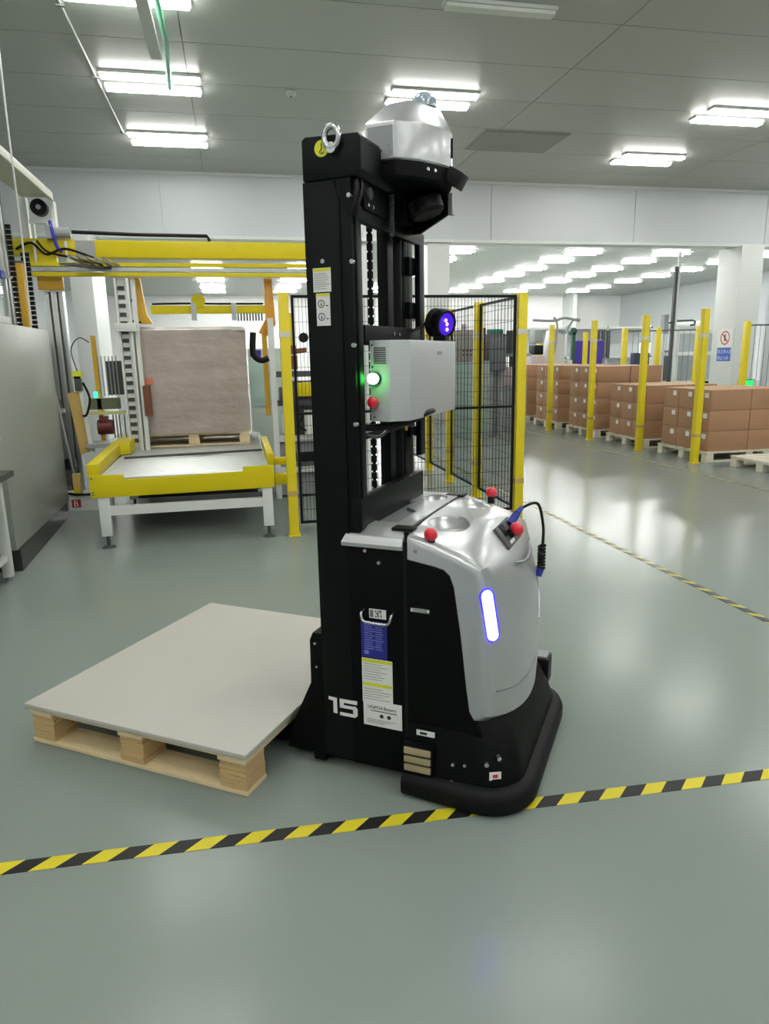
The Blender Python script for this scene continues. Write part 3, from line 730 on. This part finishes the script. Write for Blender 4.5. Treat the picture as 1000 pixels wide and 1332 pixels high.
# ================================================================== ROLLER CONVEYOR
cv_ = thing('roller_conveyor', 'yellow-fronted roller conveyor on white legs holding the wrapped load', 'conveyor', (-.45, 5.85, 0))
P = lambda n, mb, m, **k: mb.build(n, m, cv_, **k)
xl, xr = -.715, .715
fb = MB().prism([(xl-.03, .425), (xr, .435), (xr+.005, .625), (xr-.25, .622), (xr-.255, .585), (xl+.24, .565), (xl+.235, .605), (xl-.03, .612)], 'y', -.03, -.015)
P('front_beam', fb, yellow_m, bev=.003)
for x0, x1 in ((xl-.02, xl+.03), (xr-.04, xr)): P('side_beam', MB().box(x0, x1, -.014, 3.2, .43, .575), white_m)
nr = 31
rl = None
for i in range(nr):
    y = .05+i*.1
    if rl is None: rl = MB().cyl((xl+.035, 0, .566), (xr-.045, 0, .566), .032, n=12).build('roller', roll_m, cv_, smooth=40); rl.location = (0, y, 0)
    else: c_ = rl.copy(); C.objects.link(c_); c_.parent = cv_; c_.location = (0, y, 0)
for x in (xl+.06, xr-.06):
    for y in (.02, 1.6, 3.1):
        lg = P('leg', MB().box(x-.042, x+.042, y-.035, y+.035, .1, .43), white_m, bev=.003)
        MB().cyl((x, y, .02), (x, y, .1), .014, n=8).cyl((x, y, 0), (x, y, .018), .06, .03, n=14).build('levelling_foot', dgrey_m, lg)
for y in (.02, 1.6): P('cross_rail', MB().box(xl+.1, xr-.1, y-.025, y+.025, .27, .345), white_m)
P('drive_cover', MB().box(xl+.15, xr-.1, .5, 1.5, .33, .42), dgrey_m)
P('belly_panel', MB().box(xl+.05, xr-.05, 1.9, 1.93, .04, .43), dgrey_m)
P('belly_tray', MB().box(xl+.06, xr-.06, 1.7, 3.1, .12, .15), grey_m)
g0 = MB().bar((xl+.0, .0, .645), (xl-.02, 1.25, .66), .09, .10).build('side_guide', yellow_m, cv_, bev=.004)
g1 = MB().prism([(xl-.06, 1.25), (xl+.11, 1.30), (xl+.13, 2.0), (xl-.06, 2.05)], 'z', .60, .72).build('side_guide', yellow_m, cv_, bev=.01)
P('side_guide', MB().bar((xr-.015, .1, .66), (xr-.02, 1.3, .68), .06, .09), yellow_m, bev=.004)
P('sensor_bracket', MB().box(xr+.01, xr+.16, .25, .33, .58, .64), yellow_m, bev=.004)
P('sensor_bracket', MB().box(xr+.01, xr+.2, .1, .2, .43, .52), yellow_m, bev=.004)
P('stop_bar', MB().bar((xl+.1, .95, .612), (xr-.05, 1.1, .612), .02, .02), dgrey_m)
for y in (-.0,): 
    for z in (.45, .47, .585): P('bolt', MB().cyl((xl-.01, -.03, z), (xl-.01, -.036, z), .007, n=8), dgrey_m)

# wrapped load
pallet(-1.06, 7.62, 1.18, 1.1, 'wooden pallet under the film-wrapped load on the conveyor', None, wood_m).location.z = .598
wl = thing('wrapped_load', 'tall load wrapped in clear stretch film standing on the conveyor', 'wrapped load', (-1.07, 7.6, .738))
rings = []
rnd = random.Random(3)
for i in range(15):
    z = 1.06*i/14; pts = []
    for (ax, ay, bx_, by_) in ((0, 0, 1.2, 0), (1.2, 0, 1.2, 1.12), (1.2, 1.12, 0, 1.12), (0, 1.12, 0, 0)):
        for k in range(6):
            t_ = (k+.15)/6.0 if k else .03
            pts.append((ax+(bx_-ax)*t_+rnd.uniform(-.006, .006), ay+(by_-ay)*t_+rnd.uniform(-.006, .006), z))
    rings.append(pts)
MB().loft(rings).build('film_wrap', film_m, wl, smooth=50)
rg = []
for z, e in ((1.055, .0), (1.085, .012), (1.09, .02), (1.075, .05)):
    rg.append([(x+(-e if x > .6 else e), y+(-e if y > .5 else e), z+rnd.uniform(-.006, .006)) for x, y in [(0+1.2*k/8, 0) for k in range(8)]+[(1.2, 1.12*k/8) for k in range(8)]+[(1.2-1.2*k/8, 1.12) for k in range(8)]+[(0, 1.12-1.12*k/8) for k in range(8)]])
MB().loft(rg, cap=False).build('film_collar', filmtop_m, wl, smooth=50)
MB().box(.13, .24, -.012, -.008, .52, .58).build('orange_sticker', M('orange_sticker', (205, 120, 90), .4), wl)
MB().box(.02, 1.18, .02, 1.1, 1.055, 1.062).build('top_sheet', filmtop_m, wl)

# ================================================================== GANTRY WRAPPER / PALLETISER
ga = thing('palletiser_gantry', 'yellow overhead beam gantry with aluminium column beside the white cabinet', 'machine', (-1.7, 7.6, 0))
Q = lambda n, mb, m, parent=ga, **k: mb.build(n, m, parent, **k)
def gx(x): return x+1.7
Q('cross_beam', MB().box(gx(-1.25), gx(1.35), -.07, .07, 2.485, 2.645), yellow_m, bev=.006)
Q('beam_end', MB().box(gx(-1.43), gx(-1.251), -.06, .06, 2.49, 2.64), grey_m)
Q('beam_end', MB().box(gx(-2.0), gx(-1.431), -.08, .08, 2.50, 2.65), yellow_m, bev=.005)
Q('post', MB().box(gx(1.2), gx(1.32), -.06, .06, 0, 2.48), white_m)
for i, (x0, x1) in enumerate(((-1.775, -1.725), (-1.705, -1.655), (-1.635, -1.595))):
    Q('column_profile', MB().box(gx(x0), gx(x1), -.05, .05, .2, 2.17), alu_m, bev=.003)
Q('column_core', MB().box(gx(-1.77), gx(-1.60), -.03, .04, .2, 2.17), dgrey_m)
Q('carriage_block', MB().box(gx(-1.80), gx(-1.57), -.10, -.055, 2.18, 2.30), dyellow_m, bev=.004)
Q('carriage_block', MB().box(gx(-1.84), gx(-1.60), -.11, -.05, 2.41, 2.50), yellow_m, bev=.004)
for z, m_ in ((2.405, yellow_m), (2.36, alu_m), (2.315, yellow_m)): Q('slide_rail', MB().box(gx(-1.82), gx(1.3), -.2, -.14, z-.018, z+.018), m_)
for k in range(5): Q('feed_roller', MB().cyl((gx(-1.42+k*.075), -.45, 2.44-.004*k), (gx(-1.30+k*.075), -.12, 2.40-.004*k), .018, n=8), steel_m, smooth=40)
Q('guide_plate', MB().prism([(gx(-1.50), -.5), (gx(-1.38), -.5), (gx(-1.0), -.1), (gx(-1.12), -.1)], 'z', 2.36, 2.38), dgrey_m)
# overhead arm towards the viewer
oa = thing('overhead_arm', 'pale overhead arm reaching from the gantry towards the left edge', 'beam', (-1.7, 7.6, 0))
Q('web', MB().box(gx(-1.86), gx(-1.62), -3.6, -.01, 3.03, 3.05), M('olive_white_paint', (206, 210, 196), .45), oa)
Q('flange', MB().box(gx(-1.62), gx(-1.585), -3.6, -.03, 3.0, 3.07), M('olive_white_paint', (206, 210, 196), .45), oa, bev=.003)
Q('arm_end_plate', MB().box(gx(-1.62), gx(-1.59), -.02, .08, 2.68, 3.0), white_m)
Q('arm_post', MB().box(gx(-1.90), gx(-1.84), .0, .08, 2.65, 3.03), white_m)
pu = Q('pulley', MB().cyl((gx(-1.715), -.08, 2.93), (gx(-1.715), .0, 2.93), .075, n=22), black_m, smooth=40)
MB().cyl((gx(-1.715), -.09, 2.93), (gx(-1.715), -.08, 2.93), .022, n=14).build('hub', grey_m, pu)
Q('bearing_bracket', MB().box(gx(-1.82), gx(-1.62), -.05, .0, 2.79, 2.83).box(gx(-1.80), gx(-1.78), -.06, 0, 2.62, 2.79).box(gx(-1.67), gx(-1.65), -.06, 0, 2.62, 2.79), white_m)
Q('motor', MB().cyl((gx(-1.62), -.1, 2.70), (gx(-1.45), -.1, 2.70), .05, n=14).box(gx(-1.66), gx(-1.60), -.16, -.04, 2.64, 2.76), grey_m, smooth=40)
Q('blue_hose', MB().tube(bez([(gx(-1.62), -.12, 2.80), (gx(-1.60), -.16, 2.70), (gx(-1.58), -.14, 2.58), (gx(-1.54), -.13, 2.52)], 6), .016, 8), bluehose_m, smooth=60)
Q('cable', MB().tube(bez([(gx(-1.95), -.1, 2.55), (gx(-1.8), -.15, 2.60), (gx(-1.68), -.14, 2.50), (gx(-1.5), -.14, 2.55), (gx(-1.2), -.15, 2.45), (gx(-1.0), -.14, 2.39)], 7), .012, 6), black_m, smooth=60)
Q('cable', MB().tube(bez([(gx(-1.75), -.14, 2.62), (gx(-1.66), -.16, 2.52), (gx(-1.45), -.17, 2.47), (gx(-1.25), -.17, 2.44)], 7), .010, 6), black_m, smooth=60)
Q('black_pipe', MB().tube([(gx(-1.5), .05, 2.735), (gx(-.9), .06, 2.72), (gx(-.19), .06, 2.715), (gx(-.17), .06, 2.68), (gx(-.17), .06, 2.64)], .018, 8), black_m, smooth=60)
for x in (-1.78, -1.5): Q('hanger_rod', MB().cyl((gx(x), -.13, 2.32), (gx(x), -.13, 2.62), .012, n=8), white_m)
# cable chains on the near side
def drag(y, x, z0, z1):
    mb = MB(); z = z0
    while z < z1: mb.box(x-.035, x+.035, y-.012, y+.012, z, z+.034).box(x-.028, x+.028, y-.016, y+.016, z+.008, z+.026); z += .042
    return mb
tag(drag(6.7, -1.80, 1.80, 2.6).build('drag_chain', black_m), 'black drag chain standing on the white cabinet, nearer to the glass guard', 'cable chain', 'black drag chains')
tag(drag(7.1, -1.78, 1.80, 2.45).build('drag_chain', black_m), 'black drag chain standing on the white cabinet, beside the aluminium column', 'cable chain', 'black drag chains')
gc = thing('guard_column', 'amber upright between the two black drag chains', 'post', (-1.80, 6.92, 0))
Q('shaft', MB().box(-.04, .04, -.04, .04, 1.80, 2.35), dyellow_m, gc, bev=.003); Q('cap', MB().box(-.045, .045, -.045, .045, 2.35, 2.365), dgrey_m, gc)
# gripper frame over the load
gf = thing('gripper_frame', 'yellow hanging clamp frame above the wrapped load', 'machine', (-.25, 7.6, 0))
Q('arm', MB().prism([(-.72, 2.30), (-.62, 2.30), (-.58, 1.95), (-.53, 1.86), (-.65, 1.86)], 'y', -.04, .04), dyellow_m, gf, bev=.004)
Q('arm', MB().prism([(.60, 2.30), (.68, 2.30), (.70, 1.84), (.60, 1.72), (.52, 1.76), (.60, 1.90)], 'y', -.04, .04), M('orange_paint', (214, 150, 40), .4), gf, bev=.004)
Q('crossbar', MB().box(-.54, .6, -.03, .03, 1.955, 2.035), yellow_m, gf, bev=.004)
Q('plate', MB().cyl((-.07, -.04, 2.08), (-.07, -.02, 2.08), .07, n=16), yellow_m, gf)
for x in (-.12, .28): Q('clamp', MB().box(x-.025, x+.025, -.05, .05, 1.89, 2.06), alu_m, gf)
Q('hose', MB().tube(bez([(-.52, -.03, 2.05), (-.2, -.03, 2.055), (.2, -.03, 2.05), (.58, -.03, 2.05)], 6), .010, 6), black_m, gf)
Q('hose', MB().tube(bez([(-.7, -.05, 2.1), (-.76, -.05, 2.0), (-.74, -.05, 1.9), (-.64, -.05, 1.87)], 6), .010, 6), black_m, gf)
for k in range(9): Q('nozzle', MB().cyl((.32+k*.03, -.03, 1.88), (.32+k*.03, -.03, 1.955), .008, n=6), dgrey_m, gf)
Q('sensor_post', MB().box(.55, .60, -.03, .03, .9, 1.74), dyellow_m, gf)

# lift column with slots
lc = thing('lift_column', 'white slotted lift column left of the wrapped load', 'machine', (-1.02, 7.45, 0))
Q('channel', MB().box(-.075, -.055, -.04, .04, .58, 2.28).box(.035, .06, -.04, .04, .58, 2.28).box(-.075, .06, .02, .04, .58, 2.28), white_m, lc, bev=.002)
for k in range(19): Q('slot', MB().box(-.052, .01, .012, .019, .68+k*.083, .718+k*.083), M('slot_grey', (58, 60, 60), .6), lc)
Q('rear_post', MB().box(.075, .115, .0, .06, .58, 2.28), white_m, lc)
Q('carriage', MB().box(-.10, .10, -.07, .0, 1.78, 1.86), white_m, lc, bev=.004)
Q('counterweight', MB().box(.10, .17, -.02, .05, .95, 1.25), brown_m, lc)

# machine clutter left of conveyor
cl = thing('side_unit', 'strapping unit with tan door, maroon motor and rods left of conveyor', 'machine', (-1.5, 7.27, 0))
Q('base_beam', MB().box(-.26, .22, -.05, .05, .05, .2), white_m, cl, bev=.004)
sg = Q('letter_sign', MB().box(-.165, -.08, -.053, -.05, .085, .165), M('sign_red', (170, 30, 36), .5), cl)
text('sign_letter', 'B', .085, paper_m, sg, (-.15, -.0535, .096), (1, 0, 0), (0, 0, 1))
Q('tan_door', MB().prism([(-.11, 1.20), (.0, 1.22), (.04, .62), (-.05, .60)], 'y', .05, .08), tan_m, cl)
Q('door_edge', MB().prism([(.0, 1.22), (.03, 1.22), (.08, .62), (.04, .62)], 'y', .04, .09), white_m, cl)
Q('hinge_block', MB().box(-.03, .03, .03, .1, 1.22, 1.36), dgrey_m, cl); Q('hinge_plate', MB().box(-.04, .04, .03, .09, 1.34, 1.41), yel_lab, cl)
Q('rod', MB().cyl((-.20, -.02, 1.2), (-.10, -.02, .22), .014, n=8), alu_m, cl)
Q('rod', MB().cyl((-.17, .0, 1.15), (-.08, .0, .22), .010, n=8), dgrey_m, cl)
Q('bracket', MB().box(-.28, -.14, -.03, .03, 1.02, 1.06), grey_m, cl)
Q('drive_box', MB().box(-.26, -.12, .0, .12, .30, .55), dgrey_m, cl); Q('drive_cap', MB().box(-.27, -.11, -.005, .125, .46, .55), black_m, cl)
Q('valve', MB().box(-.13, -.06, -.06, .0, .22, .42), tan_m, cl); Q('valve_tip', MB().box(-.12, -.07, -.065, -.005, .20, .28), yellow_m, cl)
Q('olive_bar', MB().box(.03, .32, .3, .4, 1.02, 1.13), olive_m, cl)
Q('pale_rail', MB().box(.03, .46, .25, .3, .97, 1.0), M('pale_yellow', (196, 196, 130), .5), cl)
mt = Q('motor', MB().cyl((.10, .28, .84), (.24, .28, .84), .075, n=16), maroon_m, cl, smooth=40)
MB().box(.13, .2, .22, .34, .90, .95).build('terminal_box', maroon_m, mt)
for x in (.24, .27, .30, .35): Q('rod', MB().cyl((x, .35, .72), (x, .35, .96), .008, n=6), alu_m, cl)
Q('dark_unit', MB().box(.22, .38, .36, .46, 1.16, 1.5), dgrey_m, cl)
for k in range(6): Q('rod', MB().cyl((.15+k*.035, .34, 1.15), (.15+k*.035, .34, 1.55), .006, n=6), grey_m, cl)
Q('yellow_post', MB().box(.11, .15, .3, .36, .7, 1.75), dyellow_m, cl)
Q('indicator', MB().box(.10, .135, .22, .23, 1.14, 1.2), greenmini, cl)
Q('hose', MB().tube(bez([(.02, .05, 1.35), (-.02, .0, 1.6), (.06, .0, 1.72), (.13, .1, 1.68)], 7), .006, 6), dgrey_m, cl)
Q('hose', MB().tube(bez([(.05, .02, 1.3), (.1, .0, 1.15), (.06, .0, 1.0), (.02, .0, .98)], 7), .012, 6), black_m, cl)
Q('cable_coil', MB().tube(bez([(-.24, -.02, .24), (-.1, -.08, .22), (.1, -.06, .23), (.15, .0, .35), (.05, .0, .4)], 8), .014, 6), black_m, cl)
Q('valve_frame', MB().box(.02, .4, .0, .04, .66, .70), grey_m, cl)

# machine right of conveyor behind the fence
cr = thing('strapping_head', 'yellow and brown strapping head seen through the fence beside the mast', 'machine', (.62, 7.5, 0))
Q('upright', MB().box(-.06, .01, -.04, .04, 1.62, 1.95), yellow_m, cr, bev=.003)
Q('arm', MB().prism([(-.13, 1.52), (.13, 1.55), (.13, 1.60), (.02, 1.59), (.02, 1.62), (-.06, 1.62), (-.06, 1.57), (-.13, 1.57)], 'y', -.05, .05), brown_m, cr)
Q('arm_stem', MB().box(-.06, .03, -.04, .04, 1.38, 1.52), brown_m, cr)
Q('wheel', MB().cyl((.10, -.08, 1.70), (.10, -.04, 1.70), .05, n=18), black_m, cr, smooth=40)
Q('frame_post', MB().box(-.26, -.20, -.03, .03, 0, 1.9), white_m, cr); Q('frame_post', MB().box(.30, .36, -.03, .03, 0, 1.9), white_m, cr)
for z in (.28, .62, 1.0, 1.3): Q('frame_beam', MB().box(-.26, .36, -.02, .03, z, z+.06), white_m if z < .9 else dgrey_m, cr)
Q('yellow_unit', MB().box(.0, .2, -.09, .0, 1.10, 1.24), yellow_m, cr, bev=.004)
Q('valve_block', MB().box(-.18, -.02, -.08, .0, 1.06, 1.2), dgrey_m, cr)
Q('white_bottle', MB().cyl((-.12, -.08, .72), (-.12, -.08, .92), .045, n=12), white_m, cr, smooth=40)
Q('white_bottle', MB().cyl((.12, -.08, .70), (.12, -.08, .95), .05, n=12), paper_m, cr, smooth=40)
Q('dark_unit', MB().box(.0, .28, -.06, .0, .40, .50), black_m, cr)
Q('base_cabinet', MB().box(-.2, .48, .06, .5, .02, .66), grey_m, cr, bev=.006)
Q('upper_cabinet', MB().box(-.1, .48, .12, .5, .66, 1.25), dgrey_m, cr, bev=.006)
Q('hose', MB().tube(bez([(-.02, -.1, 1.0), (.05, -.12, .9), (.0, -.12, .8), (.12, -.1, .72)], 7), .012, 6), black_m, cr)
Q('hose', MB().tube(bez([(-.42, -.3, 1.75), (-.43, -.3, 1.55), (-.36, -.3, 1.48), (-.28, -.3, 1.5)], 7), .03, 8), black_m, cr, smooth=60)
Q('steel_cup', MB().cyl((-.08, -.1, .42), (-.08, -.1, .52), .05, n=14), steel_m, cr, smooth=40)
pcab = thing('control_cubicle', 'pale green cubicle with violet switch panel behind the left fence post', 'cabinet', (.5, 9.2, 0))
Q('body', MB().box(-.32, .30, 0, .4, .0, 1.62), M('pale_green_enamel', (200, 214, 206), .4), pcab, bev=.006)
Q('door', MB().box(-.30, -.02, -.012, 0, .9, 1.5), M('pale_teal', (180, 205, 198), .35), pcab); Q('switch_panel', MB().box(-.30, -.16, -.015, 0, 1.52, 1.6), purple_m, pcab)

# ================================================================== LEFT CABINET, TABLE, GLASS GUARD
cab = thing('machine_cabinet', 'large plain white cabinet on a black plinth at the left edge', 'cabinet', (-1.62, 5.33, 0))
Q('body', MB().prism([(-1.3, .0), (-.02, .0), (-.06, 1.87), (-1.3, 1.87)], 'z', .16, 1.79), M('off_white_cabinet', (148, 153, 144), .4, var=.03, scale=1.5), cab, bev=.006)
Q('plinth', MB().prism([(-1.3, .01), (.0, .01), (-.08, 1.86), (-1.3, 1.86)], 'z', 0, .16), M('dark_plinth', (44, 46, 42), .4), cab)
tb = thing('work_table', 'white-legged table with black top at the left edge', 'table', (-1.62, 5.12, 0))
Q('table_top', MB().box(-1.0, .075, -1.3, .06, .735, .775), M('black_rubber_mat', (34, 44, 40), .4), tb, bev=.004)
for x in (-.03, -.92):
    for y in (.0, -1.2):
        lg = Q('leg', MB().box(x-.03, x+.03, y-.03, y+.03, .03, .735), white_m, tb, bev=.003)
        MB().cyl((x, y, 0), (x, y, .03), .022, n=12).build('foot', steel_m, lg)
Q('shelf', MB().box(-.9, -.06, -1.2, .0, .185, .205), M('green_black_mat', (28, 48, 42), .4), tb)
for x in (-.03, -.92): Q('shelf_rail', MB().box(x-.015, x+.015, -1.17, -.03, .15, .19), white_m, tb)
gg = thing('glass_guard', 'aluminium-framed glass guard rising from the white cabinet at left edge', 'guard', (-1.67, 6.0, 1.79))
Q('pane', MB().box(-.006, .006, -1.2, -.03, .05, 1.15), glass_m, gg)
for y in (-.03, .06): Q('frame_upright', MB().box(-.02, .02, y-.02, y+.02, .001, 1.2), alu_m, gg, bev=.003)
Q('frame_rail', MB().box(-.02, .02, -1.2, -.05, .001, .05), alu_m, gg)
Q('black_rail', MB().box(-.015, .015, .09, .13, .001, 1.1), black_m, gg)
Q('blue_clip', MB().box(-.01, .03, -.16, -.06, .33, .38), blueplug_m, gg); Q('clip_pin', MB().cyl((.02, -.05, .35), (.03, .07, .35), .012, n=8), steel_m, gg)
dcb = MB().tube(bez([(-1.44, 5.9, HC-.03), (-1.50, 5.98, 3.6), (-1.56, 6.2, 2.5), (-1.60, 6.32, 1.80)], 6), .008, 6).build('hanging_cord', white_m)
tag(dcb, 'thin white cord hanging from the ceiling at left edge', 'cord')

# ================================================================== DISTANT MACHINES
pf = thing('sealing_machine', 'white bent-pipe machine behind the far carton stacks', 'machine', (8.4, 18.0, 0))
Q('body', MB().prism([(-.15, 0), (.45, 0), (.35, 1.9), (.05, 2.1), (-.05, 1.6)], 'y', -.2, .3), M('pale_machine', (200, 198, 196), .45), pf, bev=.01)
Q('pipe', MB().tube(bez([(-.6, -.25, 2.35), (0, -.25, 2.33), (.3, -.25, 2.4), (.72, -.25, 2.32)], 6), .035, 8), grey_m, pf, smooth=60)
Q('pipe', MB().tube(bez([(-.1, -.25, 1.0), (.05, -.25, 1.6), (.1, -.25, 2.2), (.0, -.25, 2.42)], 6), .03, 8), grey_m, pf, smooth=60)
Q('pipe', MB().tube(bez([(.35, -.25, 2.0), (.45, -.25, 2.2), (.6, -.25, 2.36), (.75, -.25, 2.34)], 6), .03, 8), grey_m, pf, smooth=60)
Q('dark_head', MB().box(-.5, -.28, -.2, .2, 1.75, 2.1), grey_m, pf, bev=.02); Q('dark_head', MB().box(-.5, -.25, -.2, .2, 1.45, 1.7), black_m, pf, bev=.02)
Q('pink_cover', MB().box(-.6, -.2, -.2, .2, .9, 1.42), pink_m, pf, bev=.02)
Q('green_post', MB().box(.64, .72, -.1, .0, 1.1, 2.02), M('dark_green', (40, 84, 72), .4), pf); Q('green_cap', MB().cyl((.66, -.1, 2.05), (.66, .05, 2.05), .10, n=14), M('dark_green', (40, 84, 72), .4), pf)
Q('foot_box', MB().box(.46, .60, -.2, .3, .0, 1.3), white_m, pf)
vb = thing('violet_board', 'violet panel standing behind the third carton stack', 'panel', (9.28, 18.45, 0))
Q('board', MB().box(0, .97, 0, .04, .55, 1.81), purple_m, vb)
for x in (.04, .93): Q('post', MB().box(x-.03, x+.03, .041, .1, 0, 1.85), grey_m, vb)
wr = thing('white_rack', 'long white rack frame behind the violet panel', 'rack', (8.7, 20.5, 0))
for z in (.4, 1.3, 2.2): Q('shelf', MB().box(0, 4.4, 0, .5, z, z+.06), white_m, wr)
for x in (0, 1.4, 2.8, 4.34): Q('post', MB().box(x, x+.06, 0, .06, 0, 2.3), white_m, wr)
Q('back_sheet', MB().box(0, 4.4, .48, .5, .4, 2.2), M('pale_grey_sheet', (205, 208, 210), .5), wr)
for k, x in enumerate((2.45, 2.62, 2.8)): Q('dark_duct', MB().box(x, x+.1, -.06, 0, 1.3, 2.15), dgrey_m, wr)
dp = thing('display_stand', 'small screen on a dark stand behind the cartons', 'screen', (11.1, 18.0, 0))
Q('stand', MB().box(-.12, .35, 0, .2, 0, 1.45), M('navy_stand', (40, 50, 80), .5), dp, bev=.01)
Q('screen', MB().box(.02, .35, -.03, 0, 1.44, 1.72), screen_m, dp)
mf = thing('case_packer', 'large grey framed packing machine behind the second carton stack', 'machine', (11.8, 18.0, 0))
for x in (0, .45, 1.75):
    Q('post', MB().box(x, x+.07, -.05, .05, 0, 2.15), white_m, mf); Q('post', MB().box(x, x+.07, .9, 1.0, 0, 2.15), white_m, mf)
for z in (.55, 1.35, 1.95): Q('rail', MB().box(0, 1.82, -.06, -.02, z, z+.1), white_m, mf)
Q('drum', MB().cyl((.3, .3, 2.17), (1.6, .3, 2.17), .14, n=16), white_m, mf, smooth=40)
Q('guard_pane', MB().box(.5, 1.75, -.01, .0, .66, 1.95), M('grey_guard', (170, 176, 176), .2, alpha=.6), mf)
Q('inner_unit', MB().box(.55, 1.0, .2, .8, .4, 1.5), dgrey_m, mf, bev=.02); Q('inner_unit', MB().box(1.2, 1.55, .2, .8, .4, 1.3), grey_m, mf, bev=.02)
Q('dark_foot', MB().box(1.2, 1.55, -.1, .1, .3, .62), black_m, mf)
Q('base', MB().box(0, 1.82, 0, 1.0, 0, .55), white_m, mf)
tp = thing('mast_pole', 'tall thin dark pole with side arm rising behind the cartons', 'pole', (11.85, 17.6, 0))
Q('pole', MB().box(-.05, .02, -.04, .04, 0, 3.7), dgrey_m, tp); Q('light_rail', MB().box(.03, .09, -.04, .04, 0, 4.05), white_m, tp)
Q('side_arm', MB().tube([(-.2, 0, 2.2), (0, 0, 2.28), (.6, 0, 2.3), (.68, 0, 2.27), (.66, 0, 2.18), (.55, 0, 2.17)], .03, 8), dgrey_m, tp, smooth=60)
Q('valve', MB().box(-.32, -.18, -.08, .08, 1.95, 2.45), grey_m, tp)
# machinery behind the side fence
c1 = thing('grey_cabinet', 'grey cabinet with red edge behind the fence right of the spot lamp', 'cabinet', (3.85, 12.0, 0))
Q('body', MB().box(0, .5, 0, .5, 1.38, 1.92), M('warm_grey', (150, 148, 142), .4), c1, bev=.01); Q('red_edge', MB().box(.5, .54, 0, .5, 1.38, 1.95), maroon_m, c1)
Q('lower_door', MB().box(.0, .62, 0, .5, .0, 1.378), teal_m, c1, bev=.01)
for k in range(6): Q('knob', MB().cyl((.12+.07*(k % 3), -.01, 1.56-.07*(k//3)), (.12+.07*(k % 3), 0, 1.56-.07*(k//3)), .015, n=8), black_m, c1)
Q('beacon', MB().cyl((.2, .2, 1.92), (.2, .2, 2.02), .05, n=12), pink_m, c1)
c2 = thing('dark_press', 'dark press with teal cap behind the fence left of the corner post', 'machine', (4.52, 12.2, 0))
Q('body', MB().box(0, .34, 0, .4, 1.2, 1.85), M('mid_grey', (112, 116, 120), .5), c2, bev=.01); Q('cap', MB().cyl((.05, .2, 1.88), (.33, .2, 1.88), .06, n=12), M('teal_cap', (40, 120, 100), .4), c2)
Q('column', MB().box(.02, .12, .05, .35, 0, 1.2), grey_m, c2); Q('column', MB().box(.22, .32, .05, .35, 0, 1.2), grey_m, c2)
c3 = thing('filling_station', 'station with dark cylinders and pinkish cover behind the fence corner', 'machine', (5.02, 12.6, 0))
Q('cylinder', MB().cyl((.12, .1, 1.5), (.12, .1, 1.92), .08, n=14), dgrey_m, c3, smooth=40); Q('cylinder', MB().cyl((.34, .1, 1.5), (.34, .1, 1.92), .08, n=14), dgrey_m, c3, smooth=40)
Q('table', MB().box(-.05, .5, 0, .5, 1.44, 1.5), grey_m, c3); Q('pink_cover', MB().box(-.05, .35, .02, .4, .9, 1.25), pink_m, c3, bev=.03); Q('frame', MB().box(0, .45, .05, .45, 0, .9), grey_m, c3)
Q('stem', MB().box(.18, .28, .1, .3, 1.25, 1.44), black_m, c3)
# sign on the column and exit light
sg = thing('warning_sign', 'red circle prohibition sign over blue plate on the right column', 'sign', (11.649, 14.88, 0))
Q('plate', MB().box(-.012, -.001, .0, .55, 1.2, 1.98), paper_m, sg)
mb = MB(); rr_ = []
for i in range(24):
    a = 2*math.pi*i/24; rad = Vector((0, math.cos(a), math.sin(a)))
    rr_.append([Vector((-.014, .275, 1.77)) + .15*rad + .016*(math.cos(q)*rad + math.sin(q)*Vector((.3, 0, 0))) for q in [k*math.pi/2 for k in range(4)]])
mb.loft(rr_+[rr_[0]], cap=False); mb.bar((-.015, .385, 1.87), (-.015, .165, 1.67), .006, .03, (0, 0, 1))
mb.build('red_circle', M('sign_red2', (196, 60, 70), .5), sg)
MB().bar((-.0145, .275, 1.85), (-.0145, .275, 1.69), .01, .035).build('figure', ink_m, sg)
bpn = MB().box(-.016, -.012, .03, .52, 1.22, 1.54).build('blue_plate', signblue_m, sg)
for z, s_ in ((1.41, '非工作人员'), (1.26, '禁止入内')): text('sign_text', s_, .10, paper_m, bpn, (-.0168, .50, z), (0, -1, 0), (0, 0, 1))
ex = thing('exit_light', 'green glowing exit sign low on the right column', 'exit sign', (11.86, 14.85, 0))
Q('case', MB().box(0, .42, -.03, -.001, .6, .78), M('exit_case', (40, 70, 60), .4), ex); Q('lit_face', MB().box(.02, .40, -.036, -.03, .62, .76), exit_m, ex)
